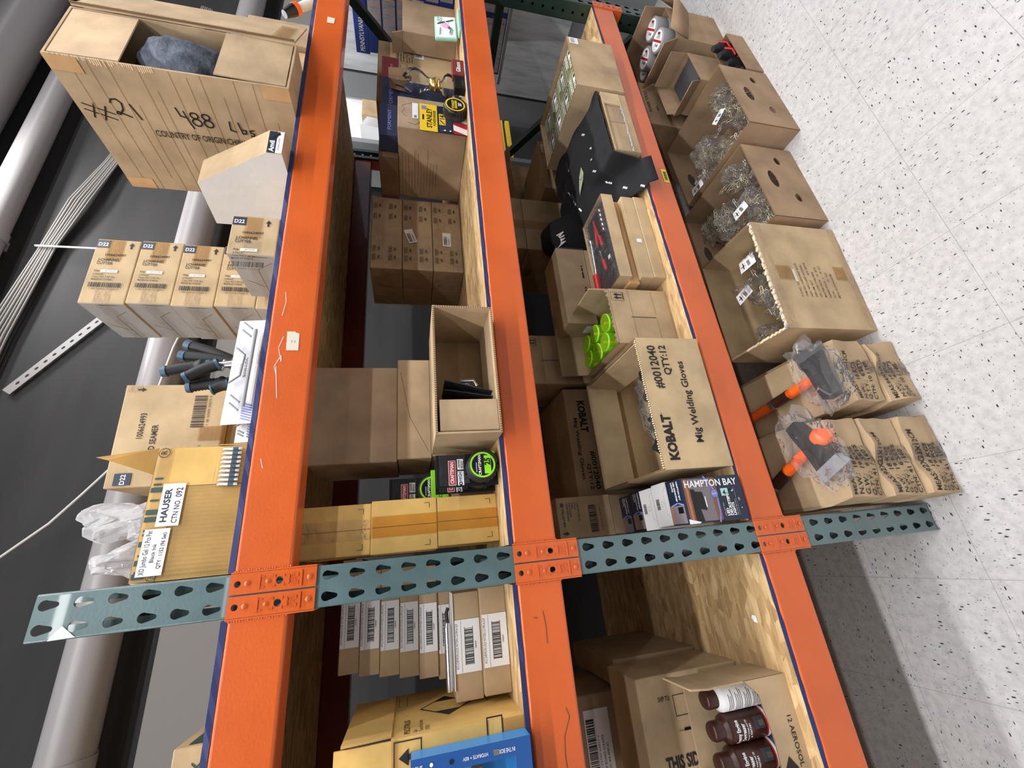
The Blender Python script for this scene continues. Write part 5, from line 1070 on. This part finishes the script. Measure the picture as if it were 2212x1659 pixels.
t = T('wall_shelf_unit', 'white metal shelf at the wall beyond the rack, papers and cartons on it', 'shelf', 0, 0, 0); t.M = Matrix.Translation((2.75, 1.08, 0))
q = t.part('shelf_board'); q.box(0, .9, 0, .36, 1.60, 1.63, 'card_white'); q = t.part('back_panel'); q.box(.0, .9, .33, .36, 1.63, 2.0, 'label_white'); q = t.part('upright'); q.box(.88, .92, .0, .36, 0, 2.0, 'grey_panel'); q = t.part('upright'); q.box(-.04, -.002, .0, .36, 0, 2.0, 'grey_panel'); t.end()
t = T('small_carton', 'small tan carton with white label on the far white shelf', 'cardboard box', 3.10, 1.16, 1.6304, .22, .15, .20); b = t.part('box_body'); b.box(0, t.w, 0, t.d, 0, t.h, 'card_c', .003); q = t.part('white_label'); f = t.face(q, 'left', .0006); f.rect(.03, .06, .09, .09, 'label_white'); f.lines(5, .035, .14, .004, .07); t.end()
t = T('paper_stack', 'curled white papers standing on the far white shelf', 'papers', 2.90, 1.12, 1.6304, .14, .2, .22); q = t.part('papers'); 
for k in range(5): q.slab((.02 + k * .022, 0, 0), (0, .18, 0), (.02, .0, .20 - .01 * k), .003, 'white')
t.end()
t = T('yellow_ladder', 'yellow ladder lying on edge behind the rack, two rails in view', 'ladder', 0, 0, 0); t.M = Matrix.Identity(4)
for k in range(2): z = .765 - .055 * k; q = t.part('rail'); q.box(2.72, 3.3, 1.18, 1.215, z, z + .035, 'yellow', .004); q = t.part('black_end', of=q); q.box(3.30, 3.36, 1.178, 1.217, z - .002, z + .037, 'black', .004)
q = t.part('stand'); q.box(2.76, 2.80, 1.216, 1.24, 0, .78, 'grey_dark'); t.end()
# ================================================================== floor row
def stitch_print(f): f.sub(0, 0, 0)
# duct tape carton with open flaps
t = T('tape_roll_carton', 'open brown carton of duct tape rolls on the floor at the far end', 'cardboard box', 2.196, -.062, 0, .252, .32, .275, .3); w, d, h = t.w, t.d, t.h
b = t.part('box_body'); shell(b, w, d, h, .004, 'card_v'); q = t.part('front_flap', 'curved front flap pulled away'); q.add([(w * i / 10, -.002 - .05 * math.sin(PI * i / 10), h - .05 + .0 * i) for i in range(11)] + [(w * i / 10, -.03 - .075 * math.sin(PI * i / 10), h + .06) for i in range(11)], [(i, i + 1, 12 + i, 11 + i) for i in range(10)], 'card_v', True)
q.mods.append(lambda o: setattr(o.modifiers.new('s', 'SOLIDIFY'), 'thickness', .004)); q = t.part('side_flap'); flap(q, 'left', w, d, h, .12, 128, b=.20, m='card_v'); q = t.part('side_flap'); flap(q, 'right', w, d, h, .12, 75, m='card_v'); q = t.part('rear_flap'); flap(q, 'back', w, d, h, .12, 110, m='card_v'); t.end()
for k, (x, y, n, ox) in enumerate(((2.386, .012, 4, 0), (2.276, .004, 4, 0), (2.318, .106, 4, 0), (2.388, .192, 3, 0), (2.260, .200, 3, 0))):
    top = ('at the front right', 'at the front left', 'in the middle', 'at the back right', 'at the back left')[k]
    for j in range(n + 1):
        lv = ('lowest roll', 'second roll up', 'third roll up', 'fourth roll up', 'topmost roll')[j] if j < n else 'topmost roll'
        t = T('duct_tape_roll', 'grey duct tape, %s of the pile %s' % (lv, top), 'tape roll', M=Matrix.Translation((x + .002 * (j % 2), y, .0046 + j * .0645)), group='duct tape rolls in the far carton')
        b = t.part('tape_body'); b.lathe([(.012, .0), (.051, 0), (.053, .003), (.053, .061), (.051, .064), (.044, .0642), (.0, .0642)], 'tape_grey', 28)
        if j == n:
            q = t.part('round_label'); c = Canvas(q, (0, 0, .0645), (math.cos(.4), math.sin(.4), 0), (-math.sin(.4), math.cos(.4), 0)); c.disc(0, 0, .043, 'white', n=28); c.rect(-.042, -.004, .084, .010, 'red'); c.text('IPG', -.02, .012, .010, 'ink', w=.03, bold=.04); c.lines(3, -.022, -.012, .003, .04, 'ink_soft'); c.rect(-.012, -.034, .024, .010, 'maroon')
        t.end()
# low carton with red and black tools
t = T('hand_tool_carton', 'low open carton of red and black hand tools on the floor', 'cardboard box', 1.874, -.146, 0, .275, .086, .088, 2.3); w, d, h = t.w, t.d, t.h
b = t.part('box_body'); shell(b, w, d, h, .004, 'card_v'); t.end(); M1 = t.M
for k, (lab, x, y, hgt, red) in enumerate((('red and black gripped tool upright in the low floor carton', .10, .03, .135, 1), ('black gripped tool with red trim beside the red one', .05, .03, .120, 1), ('charcoal gripped tool leaning in the low floor carton', -.02, .03, .110, 0), ('second charcoal tool in the low floor carton', -.075, .03, .1, 0))):
    t = T('hand_tool', lab, 'hand tool', M=M1 @ Matrix.Translation((x, y - .03, .0046)), group=None); q = t.part('grip'); q.tube([(0, 0, 0), (.0, .0, hgt * .4), (.006, .004, hgt * .75), (-.008, .006, hgt)], [.020, .024, .021, .012], 'rubber', 12)
    if red: q = t.part('red_trim', 'red trim line'); q.tube([(-.02, -.016, hgt * .45), (.0, -.026, hgt * .6), (.020, -.014, hgt * .8)], .005, 'red', 8); q.tube([(-.02, -.012, .01), (-.022, -.014, .04)], .006, 'red', 8)
    t.end()
t = T('plastic_bag', 'small crinkled clear bag at the left end of the low tool carton', 'plastic bag', M=M1 @ Matrix.Translation((-.108, 0, .005))); q = t.part('film'); blob(q, (0, 0, .05), (.020, .028, .055), 'film', 6, .4, 2.5, 3, floor=.0); t.end()
# power tools carton
t = T('power_tools_carton', 'closed brown carton printed POWER TOOLS, tucked under the orange beam', 'cardboard box', 1.885, .150, 0, .300, .30, .386, -1); w, d, h = t.w, t.d, t.h
b = t.part('box_body'); b.box(0, w, 0, d, 0, h, 'card_v', .004); f = t.face(b, 'front'); f.text('POWER TOOLS', .082, .346, .018, 'ink', w=.150, bold=.015); f.text('SKU:', .10, .305, .012, 'ink', w=.032); t.end()
t = T('foam_carton', 'small open carton with dark grey foam block in front of the POWER TOOLS carton', 'cardboard box', 1.915, -.052, 0, .215, .155, .235, 3); w, d, h = t.w, t.d, t.h
b = t.part('box_body'); shell(b, w, d, h, .003, 'card_v'); 
for s_, L_, a_ in (('left', .06, 118), ('back', .07, 100), ('right', .09, 80)): q = t.part('flap'); flap(q, s_, w, d, h, L_, a_, t=.003, m='card_v')
t.end(); M1 = t.M
t = T('foam_block', 'dark grey foam block inside the small open carton', 'foam', M=M1 @ Matrix.Translation((0, 0, .004))); q = t.part('foam'); q.box(-.06, .10, -.070, .068, 0, .215, 'grey_dark', .004); t.end()
def pins(q, box, n, seed, z0, zspan, hgt=None):
    """little bent wire clips lying in a bag"""
    r = random.Random(seed); x0, x1, y0, y1 = box
    for k in range(n):
        c = Vector((r.uniform(x0, x1), r.uniform(y0, y1), z0 + r.uniform(0, zspan))); a = r.uniform(0, 2 * PI); el = r.uniform(-.5, .5); u = Vector((math.cos(a) * math.cos(el), math.sin(a) * math.cos(el), math.sin(el))); v = u.orthogonal().normalized()
        L = r.uniform(.03, .05); p = [c, c + u * L * .35 + v * .003, c + u * L * .5 - v * .003, c + u * L * .7 + v * .004, c + u * L * .95, c + u * L + v * .004, c + u * L * .9 + v * .009, c + u * L * .2 + v * .009]
        q.tube(p, .0014, 'steel_pin' if k % 4 else 'silver', 4, caps=False)
def pinbag(lab, c, r, z, seed, tag=None, grp='clear bags of wire clips', cont=None):
    t = T('clip_bag', lab, 'bag of clips', M=Matrix.Translation((c[0], c[1], z)), group=grp)
    q = t.part('wire_clips'); q.props['kind'] = 'stuff'; pins(q, (-r[0] * .7, r[0] * .6, -r[1] * .65, r[1] * .65), 64, seed, r[2] * .6, r[2] * 1.25)
    q = t.part('clear_bag'); blob(q, (0, 0, r[2]), r, 'film', seed, .32, 2.3, 4, False, floor=.0005)
    if cont:
        Mi, hw_, hd_ = cont; A = Mi @ Matrix.Translation((c[0], c[1], z)); B = A.inverted()
        for q_ in t.mbs:
            for i, v in enumerate(q_.v):
                p = A @ Vector(v); p.x = min(max(p.x, -hw_), hw_); p.y = min(max(p.y, -hd_), hd_); q_.v[i] = tuple(B @ p)
    if tag:
        q = t.part('header_label', 'white header label with black plough logo and barcode'); a = R(tag); c_ = Canvas(q, (-.035, -.02, r[2] * 2.0), (math.cos(a), math.sin(a), -.25), (-math.sin(a) * .9, math.cos(a), .25)); c_.poly([(0, 0), (.055, -.004), (.062, .055), (.006, .064)], 'white'); c_.bars(.012, .018, .032, .012, seed=seed); c_.stroke([(.015, .046), (.045, .044)], .004, 'black'); c_.stroke([(.030, .040), (.030, .054)], .004, 'black'); c_.stroke([(.012, .038), (.046, .036)], .0015, 'red')
    return t.end()
def holes(w): return [ell(w * .80, .098, .021, .014, 14), [(w * .52 + .045 * math.cos(R(a)) * (1 if True else 1), .160 + .020 * math.sin(R(a))) for a in range(0, 360, 24)], ell(w * .28, .085, .021, .015, 14)]
def holed(lab, x, y, yaw, seed):
    t = T('vented_carton', lab, 'cardboard box', x, y, 0, .376, .40, .238, yaw); w, d, h = t.w, t.d, t.h
    b = t.part('box_body'); b.box(0, w, 0, d, 0, .004, 'card_v'); b.box(0, .004, .004, d - .004, .004, h, 'card_v'); b.box(w - .004, w, .004, d - .004, .004, h, 'card_v')
    H = holes(w); b.poly_holes([(0, .004), (w, .004), (w, h), (0, h)], H, (0, 0, 0), (1, 0, 0), (0, 0, 1), .004, 'card_v', 'card_edge')
    b.poly_holes([(0, .004), (w, .004), (w, h), (0, h)], H, (w, d, 0), (-1, 0, 0), (0, 0, 1), .004, 'card_v', 'card_edge')
    for a in ((0, w, 0, .004), (0, .004, .004, d), (w - .004, w, .004, d)): b.box(a[0] + .0006, a[1] - .0006, a[2] + .0006, a[3] - .0006, h, h + .001, 'card_edge')
    t.end(); return t
t5 = holed('brown carton with hand holes and bagged clips, farther one, dark print at its corner', 1.482, -.162, 2.4, 3)
t6 = holed('brown carton with hand holes and bagged wire clips, nearer of two', 1.071, -.106, 1.7, 4)
for T_, lst in ((t5, (('bag of clips with label in the farther vented carton, at its front', .07, -.10, .085, .075, .065, .0, 40, 21), ('bag of clips at the front right of the farther vented carton', .13, -.12, .045, .06, .07, .0, None, 22), ('large bulging clip bag in the middle of the farther vented carton', -.03, .03, .085, .07, .075, .0, None, 23), ('clip bag at the back left of the farther vented carton', -.12, .12, .055, .06, .07, .0, 20, 24), ('clip bag at the left front of the farther vented carton', -.12, -.09, .06, .09, .055, .0, None, 25), ('clip bag at the rear of the farther vented carton', .06, .12, .10, .065, .055, .0, None, 26))),
                (t6, (('clip bag with the large white plough label in the nearer vented carton', -.02, -.10, .080, .075, .075, .0, 25, 31), ('clip bag in the front right corner of the nearer vented carton', .12, -.11, .055, .07, .085, .0, None, 32), ('clip bag left of the large label in the nearer vented carton', -.13, -.10, .048, .08, .06, .0, None, 33), ('clip bag in the middle of the nearer vented carton', .03, .04, .11, .07, .07, .0, None, 34), ('clip bag at the back of the nearer vented carton, small label', -.10, .12, .075, .065, .055, .0, 10, 35), ('clip bag at the back right of the nearer vented carton', .10, .14, .075, .05, .06, .0, None, 36)))):
    for lab, x, y, rx, ry, rz, zz, tag, sd in lst:
        p = T_.M @ Vector((x, y, 0)); pinbag(lab, (p.x, p.y), (rx * .9, ry * .9, rz * 1.5), .0052 + zz, sd, tag, cont=(T_.M.inverted(), .1825, .1945))
# big taped carton
t = T('taped_carton', 'tall brown floor carton, front edge taped in clear film, small typed print', 'cardboard box', .618, -.087, 0, .412, .262, .360, -1.9); w, d, h = t.w, t.d, t.h
b = t.part('box_body'); shell(b, w, d, h, .006, 'card_c'); f = t.face(b, 'front').sub(.118, .252, 0)
for k, s_ in enumerate(('P.O.NO. 723314 AH', 'ITEM NO: CHESD900S 90/270', 'DESC: 90PCS DEEP SANDING', '      DRUM SET     6X SETS', 'UPC CODE (THRU90/6)', 'MASTER PACK:   10  SETS', 'INNER PACK:  2    10  KG', 'N.W.:        15  KG', 'MEAS: 55.2X46X36CM')): f.text(s_, 0, -.019 * k, .0082, 'ink_soft', w=.13 * (len(s_) / 25), bold=.006)
f.rect(.055, .0, .05, .011, 'off_white'); f.k = 0
for nm, (a, b_, c_, e_) in (('packing_tape', (.0, h - .035, w, .034)), ('packing_tape', (.18, h - .095, .055, .06)), ('packing_tape', (.0, .0, w, .032)), ('packing_tape', (.19, .032, .055, .05))):
    q = t.part(nm); F_ = t.face(q, 'front', .0012); F_.rect(a, b_, c_, e_, 'tape' if e_ > .04 else 'tape_clear')
q = t.part('torn_rim', 'ragged rim with shiny tape'); rr = random.Random(8)
for k in range(52): x = .002 + k * .0078; q.box(x, x + .0078, -.0005, .0075 + rr.uniform(-.001, .003), h + .0012, h + .002 + rr.uniform(0, .008), 'fluting' if k % 3 else 'card_grey')
for k in range(30): y = .004 + k * .0084; q.box(-.0005, .0065, y, y + .0083, h + .0012, h + .002 + rr.uniform(0, .006), 'fluting')
t.end(); M7 = t.M
for lab, x, y, rx, ry, rz, zz, tag, sd in (('clip bag with label in the tall taped floor carton', .05, .02, .075, .07, .10, 0, 30, 41), ('plain crinkled clip bag at the front of the tall taped carton', -.06, -.05, .085, .055, .105, 0, None, 42), ('clip bag at the right end of the tall taped carton', .14, -.03, .045, .075, .10, 0, 15, 43), ('clip bag at the back left of the tall taped carton', -.13, .06, .06, .05, .09, 0, None, 44)):
    p = M7 @ Vector((x, y, 0)); pinbag(lab, (p.x, p.y), (rx * .9, ry * .9, rz * 1.45), .0075 + zz, sd, tag, cont=(M7.inverted(), .199, .124))
# battered long cartons, two piles
def crushed(lab, x, y, z, w, d, h, yaw, seed, txt, grp):
    t = T('crushed_carton', lab, 'cardboard box', x, y, z, w, d, h, yaw, grp)
    bm = bmesh.new(); bmesh.ops.create_cube(bm, size=1); bmesh.ops.subdivide_edges(bm, edges=bm.edges[:], cuts=13, use_grid_fill=True)
    def warp(p):
        n = noise.noise_vector(Vector((p.x * 8, p.y * 5, (p.z + z) * 15)) + Vector((seed, seed * 2.2, 0))); q_ = Vector(p)
        dent = noise.noise(Vector((p.x * 16, p.y * 9, p.z * 9 + seed)))
        q_.x += n.x * .009; q_.y += n.y * .010 + .010 * dent; q_.z += (n.z * .014 + .008 * dent) * min(1, max(0, p.z / h))
        q_.z = min(max(q_.z, .0004), h - .0002) if p.z > 0 else .0004
        return q_
    for v in bm.verts:
        p = Vector(((v.co.x + .5) * w, (v.co.y + .5) * d, (v.co.z + .5) * h)); ex = abs(v.co.x) > .48; ez = abs(v.co.z) > .48; ey = v.co.y < -.48
        if ex and (ez or ey): p.x -= math.copysign(.010, v.co.x)
        if ez and ey: p.z -= math.copysign(.006, v.co.z)
        v.co = warp(p)
    b = t.part('box_body'); b.bm(bm, 'card_orange' if False else 'card', False)
    q = t.part('printed_text', 'black stencilled carton print'); f = t.face(q, 'front'); f.k = 1
    for s_, a, b_, hh, ww in txt: f.text(s_, a, b_, hh, 'ink', w=ww, bold=.012)
    for i, v in enumerate(q.v):
        p = Vector(v) - Vector((-w / 2, -d / 2, 0)); p2 = warp(Vector((p.x, 0, p.z))); q.v[i] = (p2.x - w / 2, p2.y - d / 2 - .0022, p2.z)
    q = t.part('packing_tape'); n = 14; vs = []
    for i in range(n + 1):
        for j in (0, 1):
            p2 = warp(Vector((w * (.42 + .2 * j), 0, h * i / n))); vs.append((p2.x - w / 2, p2.y - d / 2 - .0016, p2.z))
    q.M = Matrix.Identity(4); q.add(vs, [(2 * i, 2 * i + 1, 2 * i + 3, 2 * i + 2) for i in range(n)], 'film_wrap')
    return t.end()
TX1 = [('MEAS:92X23X12CM', .016, .093, .014, .170), ('N.W.:  18 KGS', .016, .070, .013, .130), ('G.W.:  19 KGS', .016, .051, .013, .130), ('Q.T.Y.:  6 SETS', .016, .032, .013, .135), ('CTN: 41 / 160', .016, .013, .013, .120)]
for k, nm in enumerate(('bottom crushed axe carton of the near pile, on the floor by the post', 'middle crushed axe carton of the near pile', 'top crushed axe carton of the near pile, under the orange tipped axe')):
    crushed(nm, .088 + .003 * k, -.100 + .012 * k, .0004 + k * .1236, .238, .92, .123, 0, 3 + k * 5, TX1, 'battered long axe cartons')
TX2 = [('MEAS:94X21X12CM', .016, .093, .013, .150), ('N.W.:  16 KGS', .016, .070, .012, .115), ('Q.T.Y.:  6 SETS', .016, .050, .012, .120), ('CTN: 10 / 160', .016, .030, .012, .110)]
for k, nm in enumerate(('bottom crushed axe carton of the far pile, beside the taped carton', 'top crushed axe carton of the far pile, under the other axe')):
    crushed(nm, .356 + .006 * k, -.108 + .008 * k, .0004 + k * .1236, .215, .94, .123, .3 - .8 * k, 21 + k * 7, TX2, 'battered long axe cartons')
t = T('folded_carton_piece', 'torn brown cardboard flap lying on the far pile of crushed cartons', 'cardboard', .355, -.02, .2480, .20, .60, .04); b = t.part('board'); b.box(.0, .2, 0, .6, 0, .03, 'card', .004); b.crumple(.006, 12, 4); t.end()
def axe(lab, M, head, handle_to, tip):
    t = T('splitting_axe', lab, 'axe', M=M); q = t.part('axe_head', 'black coated steel head')
    # wedge seen from above: butt to blade along +x, thickness z
    pr = [(-.075, .020, .019), (-.04, .022, .022), (0, .024, .020), (.035, .034, .014), (.060, .043, .009), (.092, .058, .002)]
    vs = []
    for x, hw_, th_ in pr:
        for a, b_ in ((-1, -1), (1, -1), (1, 1), (-1, 1)): vs.append((x, a * hw_ * (1.0 if a < 0 else .86), .024 + b_ * th_))
    q.add(vs, [(4 * i + k, 4 * i + (k + 1) % 4, 4 * i + 4 + (k + 1) % 4, 4 * i + 4 + k) for i in range(4) for k in range(4)] + [(3, 2, 1, 0)], 'black'); q.add(vs, [(16 + k, 16 + (k + 1) % 4, 20 + (k + 1) % 4, 20 + k) for k in range(4)] + [(20, 21, 22, 23)], 'tape_grey' if tip else 'grey_dark')
    if tip: q = t.part('orange_wedge_tip', 'orange plastic cap on the handle eye'); q.tube([(0, -.022, .024), (0, -.045, .024), (0, -.055, .026)], [.022, .026, .018], 'orange_plastic', 14)
    q = t.part('handle', 'orange handle'); q.tube([(0, .02, .024), (.0, .10, .024), (.006, .35, .020), (.0, handle_to, .020)], [.015, .016, .0155, .018], 'orange_plastic', 14)
    q = t.part('handle_label', 'black and silver sticker on the handle'); q.tube([(.0012, .12, .0238), (.0025, .20, .0228)], .0168, 'maroon_dark', 14, caps=False); q.tube([(.0023, .185, .0230), (.0025, .20, .0228)], .0171, 'silver', 14, caps=False)
    q = t.part('clear_bag'); blob(q, (.005, 0, .032), (.115, .075, .034), 'film', 5 + tip * 3, .34, 2.6, 4, False, floor=.001); return t.end()
axe('black axe with orange cap and orange handle, bagged, on the near carton pile', Matrix.Translation((.255, -.045, .3745)) @ Matrix.Rotation(R(205), 4, 'Z') @ Matrix.Rotation(0, 4, 'X') @ Matrix.Scale(-1, 4, (0, 1, 0)), 0, .60, 1)
axe('black axe with orange handle in a clear bag, on the far carton pile', Matrix.Translation((.462, -.075, .2795)) @ Matrix.Rotation(R(8), 4, 'Z'), 0, .60, 0)
t = T('white_wire_scrap', 'small white plastic scrap hooked under the left bay bottom beam', 'scrap', -.60, -.012, .505, .03, .01, .025); q = t.part('scrap'); blob(q, (0.0, 0.0, .012), (.018, .006, .012), 'white', 3, .5, 2, 2); t.end()
